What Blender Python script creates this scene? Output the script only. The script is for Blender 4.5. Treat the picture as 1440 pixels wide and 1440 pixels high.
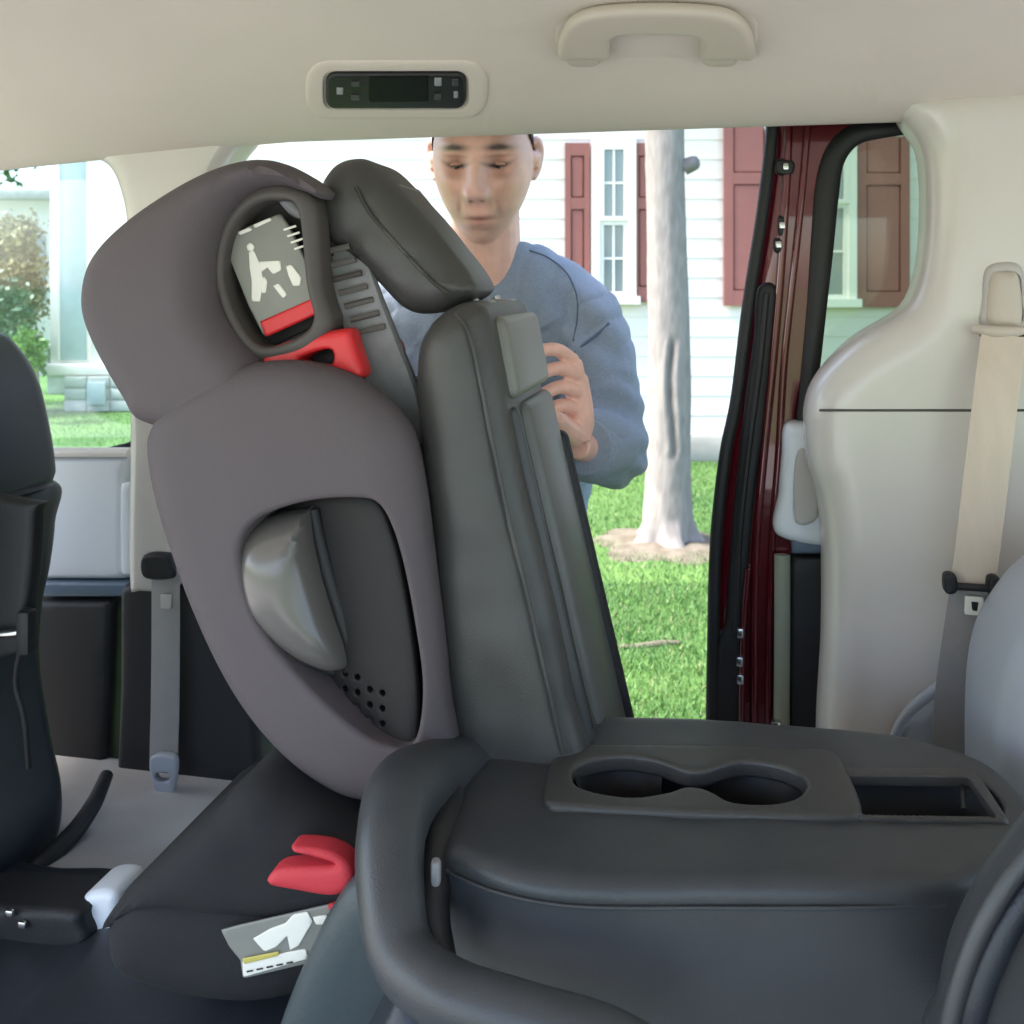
import bpy, bmesh, math, random
import numpy as np
from mathutils import Vector, Matrix, noise
from mathutils.geometry import delaunay_2d_cdt

random.seed(7); rng = np.random.default_rng(7)
SC = bpy.context.scene
for _o in list(bpy.data.objects): bpy.data.objects.remove(_o)
R_ = math.radians

# ------------------------------------------------------------------ camera
F = 1383.0; CX = 720.0; HY = 400.0; CZ = 1.40
cd = bpy.data.cameras.new('camera'); cam = bpy.data.objects.new('camera', cd)
SC.collection.objects.link(cam); SC.camera = cam
cam.location = (0, 0, CZ); cam.rotation_euler = (R_(90), 0, 0)
cd.sensor_width = 36; cd.lens = 36 * F / 1440; cd.shift_y = -(720 - HY) / 1440
cd.clip_start = 0.02; cd.clip_end = 2000
cd.dof.use_dof = True; cd.dof.focus_distance = .95; cd.dof.aperture_fstop = 13
# ------------------------------------------------------------------ light
SUN_EL = R_(56); SUN_AZ = R_(261)      # compass style: 0 = +Y, clockwise; the sun stands to the left, a little behind the camera
w = bpy.data.worlds.new('World'); SC.world = w; w.use_nodes = True
nt = w.node_tree; bg = nt.nodes['Background']
sky = nt.nodes.new('ShaderNodeTexSky'); sky.sky_type = 'NISHITA'; sky.sun_disc = False
sky.sun_elevation = SUN_EL; sky.sun_rotation = SUN_AZ; sky.air_density = 1.0; sky.dust_density = 2.0; sky.ozone_density = 1.6
nt.links.new(sky.outputs[0], bg.inputs[0]); bg.inputs[1].default_value = 0.15
sd = bpy.data.lights.new('sun', 'SUN'); sd.energy = 2.7; sd.angle = R_(14); sd.color = (1, .95, .88)
so = bpy.data.objects.new('sun', sd); SC.collection.objects.link(so)
_d = Vector((math.sin(SUN_AZ) * math.cos(SUN_EL), math.cos(SUN_AZ) * math.cos(SUN_EL), math.sin(SUN_EL)))
so.rotation_euler = (-_d).to_track_quat('-Z', 'Y').to_euler()
SC.view_settings.view_transform = 'Standard'; SC.view_settings.look = 'None'
SC.view_settings.exposure = 2.3; SC.view_settings.gamma = 1
SC.view_settings.use_curve_mapping = False
SC.cycles.max_bounces = 14; SC.cycles.diffuse_bounces = 8; SC.cycles.transparent_max_bounces = 24

# ------------------------------------------------------------------ helpers
TH = R_(12); cT, sT = math.cos(TH), math.sin(TH)
U = np.array([cT, -sT, 0.]); V = np.array([sT, cT, 0.]); Z = np.array([0, 0, 1.])
CAM = np.array([0, 0, CZ])
def ray(px, py): return np.array([(px - CX) / F, 1.0, -(py - HY) / F])
def at(px, py, Y): return CAM + ray(px, py) * Y
def atz(px, py, z):
    r = ray(px, py); return CAM + r * ((z - CZ) / r[2])
def atv(px, py, v):
    r = ray(px, py); return CAM + r * (v / (r @ V))
class Frame:
    def __init__(s, o, ax, ay, n): s.o, s.ax, s.ay, s.n = [np.array(q, float) for q in (o, ax, ay, n)]
    def p2(s, px, py):
        r = ray(px, py); t = ((s.o - CAM) @ s.n) / (r @ s.n); q = CAM + r * t - s.o
        return (q @ s.ax, q @ s.ay)
    def w(s, x, y, h=0): return s.o + s.ax * x + s.ay * y + s.n * h
def side(v): return Frame(V * v, U, Z, -V)
def flat(z): return Frame((0, 0, z), (1, 0, 0), (0, 1, 0), (0, 0, 1))
def front(Y): return Frame((0, Y, 0), (1, 0, 0), (0, 0, 1), (0, -1, 0))

def node_mat(name, col, rough=.5, metal=0., bump=0., bscale=200., var=0., vscale=8., spec=.5, coat=0., sheen=0., voron=False, trans=None, col2=None, stretch=None):
    m = bpy.data.materials.new(name); m.use_nodes = True
    t = m.node_tree; b = t.nodes['Principled BSDF']
    b.inputs['Base Color'].default_value = (*col, 1); b.inputs['Roughness'].default_value = rough
    b.inputs['Metallic'].default_value = metal; b.inputs['Specular IOR Level'].default_value = spec
    b.inputs['Coat Weight'].default_value = coat; b.inputs['Sheen Weight'].default_value = sheen
    tc = t.nodes.new('ShaderNodeTexCoord'); src = tc.outputs['Object']
    if stretch:
        mp = t.nodes.new('ShaderNodeMapping'); mp.inputs['Scale'].default_value = stretch
        t.links.new(src, mp.inputs[0]); src = mp.outputs[0]
    if var > 0 or col2:
        n = t.nodes.new('ShaderNodeTexNoise'); n.inputs['Scale'].default_value = vscale; n.inputs['Detail'].default_value = 6
        t.links.new(src, n.inputs['Vector'])
        r = t.nodes.new('ShaderNodeValToRGB'); r.color_ramp.elements[0].position = .32; r.color_ramp.elements[1].position = .68
        c2 = col2 or tuple(min(1, c * (1 + var)) for c in col)
        c1 = col if col2 else tuple(c * (1 - var) for c in col)
        r.color_ramp.elements[0].color = (*c1, 1); r.color_ramp.elements[1].color = (*c2, 1)
        t.links.new(n.outputs['Fac'], r.inputs[0]); t.links.new(r.outputs[0], b.inputs['Base Color'])
        mr = t.nodes.new('ShaderNodeMapRange'); mr.inputs['To Min'].default_value = rough * .85; mr.inputs['To Max'].default_value = min(1, rough * 1.15)
        t.links.new(n.outputs['Fac'], mr.inputs[0]); t.links.new(mr.outputs[0], b.inputs['Roughness'])
    if bump > 0:
        if voron:
            n2 = t.nodes.new('ShaderNodeTexVoronoi'); o2 = n2.outputs['Distance']
        else:
            n2 = t.nodes.new('ShaderNodeTexNoise'); n2.inputs['Detail'].default_value = 4; o2 = n2.outputs['Fac']
        n2.inputs['Scale'].default_value = bscale; t.links.new(src, n2.inputs['Vector'])
        bu = t.nodes.new('ShaderNodeBump'); bu.inputs['Strength'].default_value = bump; bu.inputs['Distance'].default_value = .002
        t.links.new(o2, bu.inputs['Height']); t.links.new(bu.outputs[0], b.inputs['Normal'])
    return m
def glass_mat(name, tint, gloss=.12):
    m = bpy.data.materials.new(name); m.use_nodes = True; t = m.node_tree; t.nodes.clear()
    out = t.nodes.new('ShaderNodeOutputMaterial'); tr = t.nodes.new('ShaderNodeBsdfTransparent'); tr.inputs[0].default_value = (*tint, 1)
    gl = t.nodes.new('ShaderNodeBsdfGlossy'); gl.inputs['Roughness'].default_value = .03
    fr = t.nodes.new('ShaderNodeFresnel'); fr.inputs[0].default_value = 1.45; mx = t.nodes.new('ShaderNodeMixShader')
    ml = t.nodes.new('ShaderNodeMath'); ml.operation = 'MULTIPLY'; ml.inputs[1].default_value = gloss * 8
    t.links.new(fr.outputs[0], ml.inputs[0]); t.links.new(ml.outputs[0], mx.inputs[0])
    t.links.new(tr.outputs[0], mx.inputs[1]); t.links.new(gl.outputs[0], mx.inputs[2]); t.links.new(mx.outputs[0], out.inputs[0])
    return m
def attr_mat(name, rough=.55, sss=0., bump=0., bscale=300):
    m = node_mat(name, (.5, .5, .5), rough, bump=bump, bscale=bscale); t = m.node_tree; b = t.nodes['Principled BSDF']
    a = t.nodes.new('ShaderNodeAttribute'); a.attribute_name = 'tone'; t.links.new(a.outputs['Color'], b.inputs['Base Color'])
    if sss:
        b.inputs['Subsurface Weight'].default_value = sss; b.inputs['Subsurface Scale'].default_value = .006
        b.inputs['Subsurface Radius'].default_value = (1, .35, .2)
    return m

def obj(name, me, mat=None, parent=None, smooth=None, kind=None):
    o = bpy.data.objects.new(name, me); SC.collection.objects.link(o)
    if mat: me.materials.append(mat)
    if parent is not None: o.parent = parent
    if smooth is not None and len(me.polygons):
        me.polygons.foreach_set('use_smooth', [True] * len(me.polygons))
        if smooth < 180: me.set_sharp_from_angle(angle=R_(smooth))
    if kind: o['kind'] = kind
    return o
def thing(name, label, cat, group=None):
    o = bpy.data.objects.new(name, None); SC.collection.objects.link(o); o.empty_display_size = .1
    o['label'] = label; o['category'] = cat
    if group: o['group'] = group
    return o
def tag(o, label, cat, group=None):
    o['label'] = label; o['category'] = cat
    if group: o['group'] = group
    return o
def mesh(name, vs, fs):
    me = bpy.data.meshes.new(name); me.from_pydata([tuple(map(float, v)) for v in vs], [], fs); me.update(); return me

def smooth_closed(pts, n=6):
    P = np.array(pts, float); N = len(P); out = []
    for i in range(N):
        p0, p1, p2, p3 = P[i - 1], P[i], P[(i + 1) % N], P[(i + 2) % N]
        for k in range(n):
            t = k / n
            out.append(.5 * ((2 * p1) + (-p0 + p2) * t + (2 * p0 - 5 * p1 + 4 * p2 - p3) * t * t + (-p0 + 3 * p1 - 3 * p2 + p3) * t ** 3))
    return np.array(out)
def smooth_open(pts, n=8):
    P = np.array(pts, float); P = np.vstack([2 * P[0] - P[1], P, 2 * P[-1] - P[-2]]); out = []
    for i in range(1, len(P) - 2):
        p0, p1, p2, p3 = P[i - 1], P[i], P[i + 1], P[i + 2]
        for k in range(n):
            t = k / n
            out.append(.5 * ((2 * p1) + (-p0 + p2) * t + (2 * p0 - 5 * p1 + 4 * p2 - p3) * t * t + (-p0 + 3 * p1 - 3 * p2 + p3) * t ** 3))
    out.append(P[-2]); return np.array(out)
def resample(P, sp):
    P = np.vstack([P, P[:1]]); d = np.r_[0, np.cumsum(np.linalg.norm(np.diff(P, axis=0), axis=1))]
    n = max(8, int(d[-1] / sp)); s = np.linspace(0, d[-1], n, endpoint=False)
    return np.c_[np.interp(s, d, P[:, 0]), np.interp(s, d, P[:, 1])]
def area2(P): x, y = P[:, 0], P[:, 1]; return .5 * np.sum(x * np.roll(y, -1) - np.roll(x, -1) * y)
def segdist(pts, P):
    A = P; B = np.roll(P, -1, axis=0); out = np.full(len(pts), 1e9)
    for a, b in zip(A, B):
        ab = b - a; L = ab @ ab + 1e-12; t = np.clip(((pts - a) @ ab) / L, 0, 1)
        out = np.minimum(out, np.hypot(*(pts - a - t[:, None] * ab).T))
    return out
def inside(pts, P):
    x, y = pts[:, 0], pts[:, 1]; c = np.zeros(len(pts), bool); A = P; B = np.roll(P, -1, axis=0)
    for (x1, y1), (x2, y2) in zip(A, B):
        m = (y1 > y) != (y2 > y)
        with np.errstate(divide='ignore', invalid='ignore'):
            c ^= m & (x < (x2 - x1) * (y - y1) / (y2 - y1 + 1e-18) + x1)
    return c
def rrect(x0, y0, x1, y1, r):
    out = []
    for cx, cy, a0 in ((x1 - r, y0 + r, -90), (x1 - r, y1 - r, 0), (x0 + r, y1 - r, 90), (x0 + r, y0 + r, 180)):
        for k in range(7): a = R_(a0 + 15 * k); out.append((cx + r * math.cos(a), cy + r * math.sin(a)))
    return out
def puff(name, outline, fr, mat, parent=None, T=.01, D=.02, R=.02, holes=(), Rh=.003, sp=.012, curve=None, Tb=None, raw=False, hraw=True, sharp=None, kind=None, proj=None, sm=0, hproj=None, dome=False):
    """A solid with real thickness: outline (picture points cast on the plane fr, or plane coordinates when raw), rounded rims."""
    P = np.array(outline if raw else [(proj or fr).p2(*q) for q in outline], float)
    P = resample(smooth_closed(P) if sharp is None else P, sp * .6)
    if area2(P) < 0: P = P[::-1]
    HS = []
    for h in holes:
        H = np.array(h if raw else [(hproj or fr).p2(*q) for q in h], float); H = resample(H if hraw == 'sharp' else smooth_closed(H), min(sp * .6, .006))
        if area2(H) > 0: H = H[::-1]
        HS.append(H)
    Tb = T if Tb is None else Tb
    loops = [P] + HS; pts = [tuple(q) for L in loops for q in L]; edges = []; k0 = 0
    for L in loops:
        edges += [(k0 + i, k0 + (i + 1) % len(L)) for i in range(len(L))]; k0 += len(L)
    nb = k0
    cand = []
    nrm = lambda L: (lambda d: np.c_[-d[:, 1], d[:, 0]] / (np.linalg.norm(d, axis=1)[:, None] + 1e-12))(np.roll(L, -1, 0) - np.roll(L, 1, 0))
    for L, RR in [(P, R)] + [(H, Rh) for H in HS]:
        N = nrm(L)
        for q in (.04, .13, .27, .45, .68, 1.0): cand.append((L + N * RR * q, RR * q * .93))
    x0, y0 = P.min(0); x1, y1 = P.max(0)
    gx, gy = np.meshgrid(np.arange(x0, x1, sp), np.arange(y0, y1, sp)); G = np.c_[gx.ravel(), gy.ravel()]
    G = G + rng.normal(0, sp * .03, G.shape)
    allp = []
    def dall(q):
        do = segdist(q, P); dh = np.full(len(q), 1e9)
        for H in HS: dh = np.minimum(dh, segdist(q, H))
        return do, dh
    def ok(q):
        m = inside(q, P)
        for H in HS: m &= ~inside(q, H)
        return m
    for L, need in cand:
        m = ok(L); L = L[m]
        if len(L):
            do, dh = dall(L); L = L[np.minimum(do, dh) >= need]; allp.append(L)
    g = G[ok(G)]
    if len(g):
        do, dh = dall(g); lim = np.where(do < dh, R, Rh); allp.append(g[np.minimum(do, dh) > np.minimum(lim * 1.05, 1) + sp * .2] if R > sp else g[np.minimum(do, dh) > sp * .4])
    I = np.vstack(allp) if allp else np.zeros((0, 2))
    vs, es, fs, *_ = delaunay_2d_cdt([Vector(q) for q in pts] + [Vector(q) for q in I], edges, [], 0, 1e-6)
    A = np.array([tuple(q) for q in vs]); fs = [f for f in fs]
    cen = np.array([A[list(f)].mean(0) for f in fs]); m = ok(cen); fs = [f for f, k in zip(fs, m) if k]
    do, dh = dall(A); do[do < 1e-6] = 0; dh[dh < 1e-6] = 0
    pr = lambda d, RR: np.sqrt(np.clip(1 - (1 - np.clip(d / RR, 0, 1)) ** 2, 0, 1))
    f = pr(do, R)
    if HS:
        hh = pr(dh, Rh); f = np.where(dh < Rh, f - (1 - hh) * min(1, Rh / max(T, 1e-6)), f)
    n = len(A); C = np.array([curve(*q) for q in A]) if curve else np.zeros(n)
    if dome:                                   # smooth dome: height falls off along rays from the middle to the rim
        cc = P.mean(0); pa = np.arctan2(*(P - cc).T[::-1]); pr_ = np.hypot(*(P - cc).T); od = np.argsort(pa)
        aa = np.r_[pa[od] - 2 * math.pi, pa[od], pa[od] + 2 * math.pi]; rr_ = np.tile(pr_[od], 3)
        rho = np.hypot(*(A - cc).T) / np.interp(np.arctan2(*(A - cc).T[::-1]), aa, rr_)
        f = np.sqrt(np.clip(1 - np.clip(rho, 0, 1) ** 2.4, 0, 1)); f[do < 1e-5] = 0
    if sm:
        E_ = np.array([(a, b) for q in fs for a, b in zip(list(q), list(q)[1:] + list(q)[:1])]); lock = np.minimum(do, dh) < R * .35
        for _ in range(sm):
            acc = np.zeros(n); cn = np.zeros(n); np.add.at(acc, E_[:, 0], f[E_[:, 1]]); np.add.at(cn, E_[:, 0], 1); np.add.at(acc, E_[:, 1], f[E_[:, 0]]); np.add.at(cn, E_[:, 1], 1)
            f = np.where(lock, f, .4 * f + .6 * acc / np.maximum(cn, 1))
    top = [fr.w(A[i, 0], A[i, 1], f[i] * T + C[i]) for i in range(n)]
    bot = [fr.w(A[i, 0], A[i, 1], -D - max(f[i], 0) * Tb + C[i]) for i in range(n)]
    F_ = [tuple(q) for q in fs]
    F_ = [q if np.cross(A[q[1]] - A[q[0]], A[q[2]] - A[q[0]]) > 0 else q[::-1] for q in F_]
    cnt = {}
    for q in F_:
        for a, b in zip(q, q[1:] + q[:1]): cnt[(a, b)] = 1
    bd = [(a, b) for (a, b) in cnt if (b, a) not in cnt]
    V_ = top + bot; FF = list(F_) + [tuple(n + i for i in q[::-1]) for q in F_] + [(b, a, n + a, n + b) for a, b in bd]
    me = mesh(name, V_, FF)
    return obj(name, me, mat, parent, smooth=50, kind=kind)

def tube(name, pts, rad, mat, parent=None, seg=10, flat_=1.0, n=6, up=None, smooth_it=True, build=True):
    P = smooth_open(pts, n) if smooth_it and len(pts) > 2 else np.array(pts, float)
    N = len(P)
    r = np.interp(np.linspace(0, 1, N), np.linspace(0, 1, len(rad)), rad) if hasattr(rad, '__len__') else np.full(N, rad)
    Tn = np.gradient(P, axis=0); Tn /= np.linalg.norm(Tn, axis=1)[:, None] + 1e-12
    ref = np.array(up if up is not None else ([0, 0, 1] if abs(Tn[0][2]) < .9 else [1, 0, 0]), float); vs = []; fs = []
    for i in range(N):
        a = np.cross(Tn[i], ref); a /= np.linalg.norm(a) + 1e-12; b = np.cross(a, Tn[i]); ref = b if up is None else ref
        for k in range(seg):
            t = 2 * math.pi * k / seg; vs.append(P[i] + r[i] * (a * math.cos(t) + b * math.sin(t) * flat_))
    for i in range(N - 1):
        for k in range(seg): fs.append((i * seg + k, i * seg + (k + 1) % seg, (i + 1) * seg + (k + 1) % seg, (i + 1) * seg + k))
    fs.append(tuple(range(seg))[::-1]); fs.append(tuple((N - 1) * seg + k for k in range(seg)))
    if not build: return vs, fs
    return obj(name, mesh(name, vs, fs), mat, parent, smooth=60)
def ribbon(name, pts, wdir, width, th, mat, parent=None, n=6):
    """flat webbing: rectangular section swept along pts, width along wdir"""
    P = smooth_open(pts, n) if len(pts) > 2 else np.array(pts, float); N = len(P); T_ = np.gradient(P, axis=0); vs = []; fs = []
    wd = np.array(wdir, float)
    for i in range(N):
        t = T_[i] / np.linalg.norm(T_[i]); a = wd - t * (wd @ t); a /= np.linalg.norm(a); b = np.cross(t, a)
        for sx, sy in ((-1, -.4), (-.94, -1), (.94, -1), (1, -.4), (1, .4), (.94, 1), (-.94, 1), (-1, .4)): vs.append(P[i] + a * sx * width / 2 + b * sy * th / 2)
    for i in range(N - 1):
        for k in range(8): fs.append((i * 8 + k, i * 8 + (k + 1) % 8, (i + 1) * 8 + (k + 1) % 8, (i + 1) * 8 + k))
    fs.append(tuple(range(8))[::-1]); fs.append(tuple((N - 1) * 8 + k for k in range(8)))
    return obj(name, mesh(name, vs, fs), mat, parent, smooth=60)
def box_me(name, c, size, ax=None, bev=.002, seg=2):
    """bevelled box; c centre, ax = three unit axes"""
    bm = bmesh.new(); bmesh.ops.create_cube(bm, size=1)
    for v in bm.verts: v.co = Vector((v.co.x * size[0], v.co.y * size[1], v.co.z * size[2]))
    if bev: bmesh.ops.bevel(bm, geom=bm.edges[:], offset=min(bev, min(size) * .45), segments=seg, affect='EDGES', profile=.5)
    a = [Vector(q) for q in (ax if ax is not None else ((1, 0, 0), (0, 1, 0), (0, 0, 1)))]; C = Vector(c)
    for v in bm.verts: v.co = C + a[0] * v.co.x + a[1] * v.co.y + a[2] * v.co.z
    me = bpy.data.meshes.new(name); bm.to_mesh(me); bm.free(); return me
VAX = (U, V, Z)
def box(name, c, size, mat, parent=None, ax=None, bev=.002, seg=2): return obj(name, box_me(name, c, size, ax, bev, seg), mat, parent, smooth=40)
def vbox(name, u, v, z, size, mat, parent=None, bev=.002, seg=2): return box(name, U * u + V * v + Z * z, size, mat, parent, VAX, bev, seg)

def wob(amp, sc, seed=0):
    return lambda u, z: amp * (noise.noise(Vector((u * sc, z * sc, seed))) + .5 * noise.noise(Vector((u * sc * 2.3, z * sc * 2.3, seed + 5))))
# ------------------------------------------------------------------ materials
M = {}
M['head'] = node_mat('headliner_cloth', (.63, .555, .485), .9, bump=.25, bscale=900, var=.03, vscale=3)
M['trim'] = node_mat('beige_plastic', (.62, .575, .53), .24, bump=.04, bscale=700, var=.02, spec=.75)
M['trimlow'] = node_mat('greige_plastic', (.47, .44, .42), .5, bump=.12, bscale=700, var=.02)
M['handle'] = node_mat('handle_plastic', (.52, .45, .38), .42, bump=.05, bscale=700)
M['black'] = node_mat('black_plastic', (.008, .008, .009), .5, bump=.1, bscale=500)
M['blackm'] = node_mat('black_trim', (.010, .010, .012), .6, bump=.2, bscale=500, var=.2)
M['screen'] = node_mat('dark_screen', (.004, .004, .005), .5, spec=.2)
M['btn'] = node_mat('grey_button_print', (.28, .29, .31), .4)
M['btn2'] = node_mat('dim_button', (.05, .05, .055), .4)
M['leather'] = node_mat('olive_grey_vinyl', (.046, .045, .043), .42, bump=.10, bscale=700, voron=True, var=.08, vscale=20)
M['leather2'] = node_mat('charcoal_vinyl', (.042, .045, .049), .42, bump=.10, bscale=700, voron=True, var=.08, vscale=20)
M['panelback'] = node_mat('grey_seat_back_plastic', (.16, .158, .142), .38, bump=.1, bscale=600)
M['panelback_shade'] = node_mat('shaded_seat_back_plastic', (.095, .098, .094), .38, bump=.1, bscale=600)  # darker copy of the back plastic, the van's shade put into its colour
M['navy'] = node_mat('black_leather', (.018, .022, .030), .42, bump=.12, bscale=650, voron=True, var=.12, vscale=14)
M['wing'] = node_mat('mauve_grey_plastic', (.094, .078, .084), .72, bump=.3, bscale=1100, spec=.35, var=.03)
M['foam'] = node_mat('brown_grey_inner', (.075, .065, .06), .6, bump=.2, bscale=500)
M['darkin'] = node_mat('dark_inner_plastic', (.016, .014, .014), .6, spec=.35, bump=.15, bscale=500)
M['knob'] = node_mat('glossy_grey_plastic', (.115, .105, .098), .24, spec=.6)
M['red'] = node_mat('red_plastic', (.62, .025, .03), .4, bump=.05)
M['redw'] = node_mat('red_web', (.55, .03, .045), .6, bump=.4, bscale=900)
M['label'] = node_mat('grey_sticker', (.21, .21, .185), .4, var=.06, vscale=30)
M['white'] = node_mat('white_print', (.78, .76, .68), .5)
M['yellow'] = node_mat('yellow_print', (.5, .42, .1), .5)
M['fabric'] = node_mat('black_fabric', (.011, .011, .013), .9, bump=.6, bscale=1200, sheen=0., var=.15, vscale=40)
M['pad'] = node_mat('grey_mesh_pad', (.25, .25, .26), .85, bump=.6, bscale=1100, var=.1, vscale=60)
M['belt'] = node_mat('beige_webbing', (.63, .53, .43), .7, bump=.5, bscale=1400, var=.04, vscale=60, stretch=(1, 1, .2))
M['belt2'] = node_mat('grey_webbing', (.30, .28, .27), .7, bump=.5, bscale=1400, var=.04, vscale=60)
M['metal'] = node_mat('bright_steel', (.62, .62, .62), .25, 1)
M['floor'] = node_mat('grey_floor_liner', (.42, .41, .40), .75, bump=.5, bscale=500, var=.08, vscale=12)
M['door_l'] = node_mat('pale_door_panel', (.74, .78, .83), .4, bump=.08, bscale=600)
M['carred'] = node_mat('crimson_car_paint', (.10, .0035, .010), .25, .3, coat=1., spec=.5)
M['rubber'] = node_mat('black_rubber', (.010, .010, .011), .55, bump=.2)
M['greyseal'] = node_mat('grey_green_seal', (.26, .28, .22), .5)
M['seatlt'] = node_mat('light_grey_vinyl', (.36, .38, .42), .4, bump=.10, bscale=700, voron=True)
M['siding'] = node_mat('white_vinyl_siding', (.80, .72, .68), .55, bump=.2, bscale=60, var=.02, vscale=3, stretch=(.3, 1, 3))
M['wtrim'] = node_mat('white_window_paint', (.80, .75, .72), .45)
M['shutter'] = node_mat('brick_red_shutter', (.30, .105, .09), .6, var=.07, vscale=3, bump=.3, bscale=90)
M['winglass'] = node_mat('window_glass', (.22, .26, .27), .08, spec=.8)
M['curtain'] = node_mat('white_curtain', (.6, .62, .6), .8)
M['concrete'] = node_mat('foundation_concrete', (.33, .32, .29), .85, bump=.6, bscale=60, var=.15, vscale=5)
M['paving'] = node_mat('driveway_concrete', (.42, .41, .38), .85, bump=.6, bscale=80, var=.12, vscale=2)
M['soil'] = node_mat('lawn_soil', (.045, .11, .022), .95, bump=.8, bscale=25, col2=(.10, .19, .04), vscale=1.2)
M['grass'] = attr_mat('grass_blades', .6)
M['leaf'] = attr_mat('leaves', .55)
M['bark'] = node_mat('pale_grey_bark', (.21, .185, .18), .9, bump=1., bscale=40, col2=(.33, .30, .29), vscale=7, stretch=(1, 1, .18))
M['mound'] = node_mat('root_soil', (.10, .08, .055), .95, bump=1., bscale=50, col2=(.17, .145, .11), vscale=14)
M['twig'] = node_mat('dry_wood', (.14, .12, .085), .9, bump=.6, bscale=60)
M['darkbark'] = node_mat('scar_bark', (.17, .155, .15), .95, bump=1., bscale=50)
M['stone'] = node_mat('pale_stone', (.42, .43, .42), .85, bump=.6, bscale=50, var=.15, vscale=6)
M['bluegrey'] = node_mat('blue_grey_panel', (.42, .48, .50), .6, var=.05)
M['skin'] = attr_mat('skin', .40, sss=.05, bump=.08, bscale=500)
M['shirt'] = node_mat('heather_blue_knit', (.30, .355, .45), .92, bump=.9, bscale=700, var=.07, vscale=260, sheen=.15)
M['seam_or_crease'] = node_mat('shirt_seam_and_crease', (.11, .145, .21), .9)
M['jeans'] = node_mat('washed_light_denim', (.48, .52, .60), .9, bump=.6, bscale=900, var=.1, vscale=30)
M['hair'] = node_mat('short_dark_hair', (.035, .025, .02), .7, bump=1., bscale=400)
M['eyew'] = node_mat('eye_white', (.20, .15, .13), .3)
M['iris'] = node_mat('dark_iris', (.02, .012, .01), .1)
M['shoe'] = node_mat('brown_shoe', (.09, .06, .04), .6)
M['glass_f'] = glass_mat('clear_side_glass', (.86, .93, .94))
M['glass_t'] = glass_mat('green_tinted_glass', (.68, .75, .65))

# =================================================================== GROUND
def quad_sheet(name, x0, x1, y0, y1, z, mat, n=1, kind='structure'):
    vs = [(x0 + (x1 - x0) * i / n, y0 + (y1 - y0) * j / n, z) for j in range(n + 1) for i in range(n + 1)]
    fs = [(j * (n + 1) + i, j * (n + 1) + i + 1, (j + 1) * (n + 1) + i + 1, (j + 1) * (n + 1) + i) for j in range(n) for i in range(n)]
    return obj(name, mesh(name, vs, fs), mat, kind=kind)
quad_sheet('lawn', -300, 300, -300, 300, 0, M['soil'])
quad_sheet('driveway', -9, 9, -6, 1.25, .006, M['paving'])

def blades(name, regs, cols, hmin, hmax, wid):
    vs = []; col = []; c = 0
    for (x0, x1, y0, y1, n) in regs:
        x = rng.uniform(x0, x1, n); y = rng.uniform(y0, y1, n); h = rng.uniform(hmin, hmax, n); a = rng.uniform(0, 2 * math.pi, n)
        lx = rng.normal(0, .5, n) * h; ly = rng.normal(0, .5, n) * h; ww = wid * rng.uniform(.6, 1.4, n)
        p = np.empty((n, 3, 3)); p[:, 0] = np.c_[x - np.cos(a) * ww, y - np.sin(a) * ww, np.zeros(n)]; p[:, 1] = np.c_[x + np.cos(a) * ww, y + np.sin(a) * ww, np.zeros(n)]
        p[:, 2] = np.c_[x + lx, y + ly, h]; vs.append(p.reshape(-1, 3))
        pn = np.array([noise.noise(Vector((xx * 2.2, yy * 2.2, 0))) for xx, yy in zip(x, y)])
        t = np.clip(.45 + pn * 1.3 + rng.normal(0, .22, n), 0, 1)[:, None]
        cc = np.array(cols[0]) * (1 - t) + np.array(cols[1]) * t; dry = rng.random(n) < .05; cc[dry] = cols[2]
        col.append(np.repeat(cc, 3, axis=0))
    v = np.vstack(vs); col = np.vstack(col); n = len(v) // 3
    me = bpy.data.meshes.new(name); me.vertices.add(len(v)); me.vertices.foreach_set('co', v.ravel())
    me.loops.add(len(v)); me.loops.foreach_set('vertex_index', np.arange(len(v))); me.polygons.add(n); me.polygons.foreach_set('loop_start', np.arange(0, len(v), 3))
    me.update(); ca = me.color_attributes.new('tone', 'FLOAT_COLOR', 'POINT'); ca.data.foreach_set('color', np.c_[col, np.ones(len(v))].ravel())
    return me
gm = blades('grass', [(-.4, 2.2, 2.2, 4.6, 80000), (-1, 3.4, 4.6, 7.7, 60000), (-7.5, -2.0, 5.5, 12, 50000)],
            [(.038, .125, .022), (.11, .225, .05), (.26, .25, .13)], .012, .036, .0022)
g = obj('grass', gm, M['grass'], kind='stuff'); tag(g, 'short green lawn grass growing between the van and the white house', 'grass')

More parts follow.
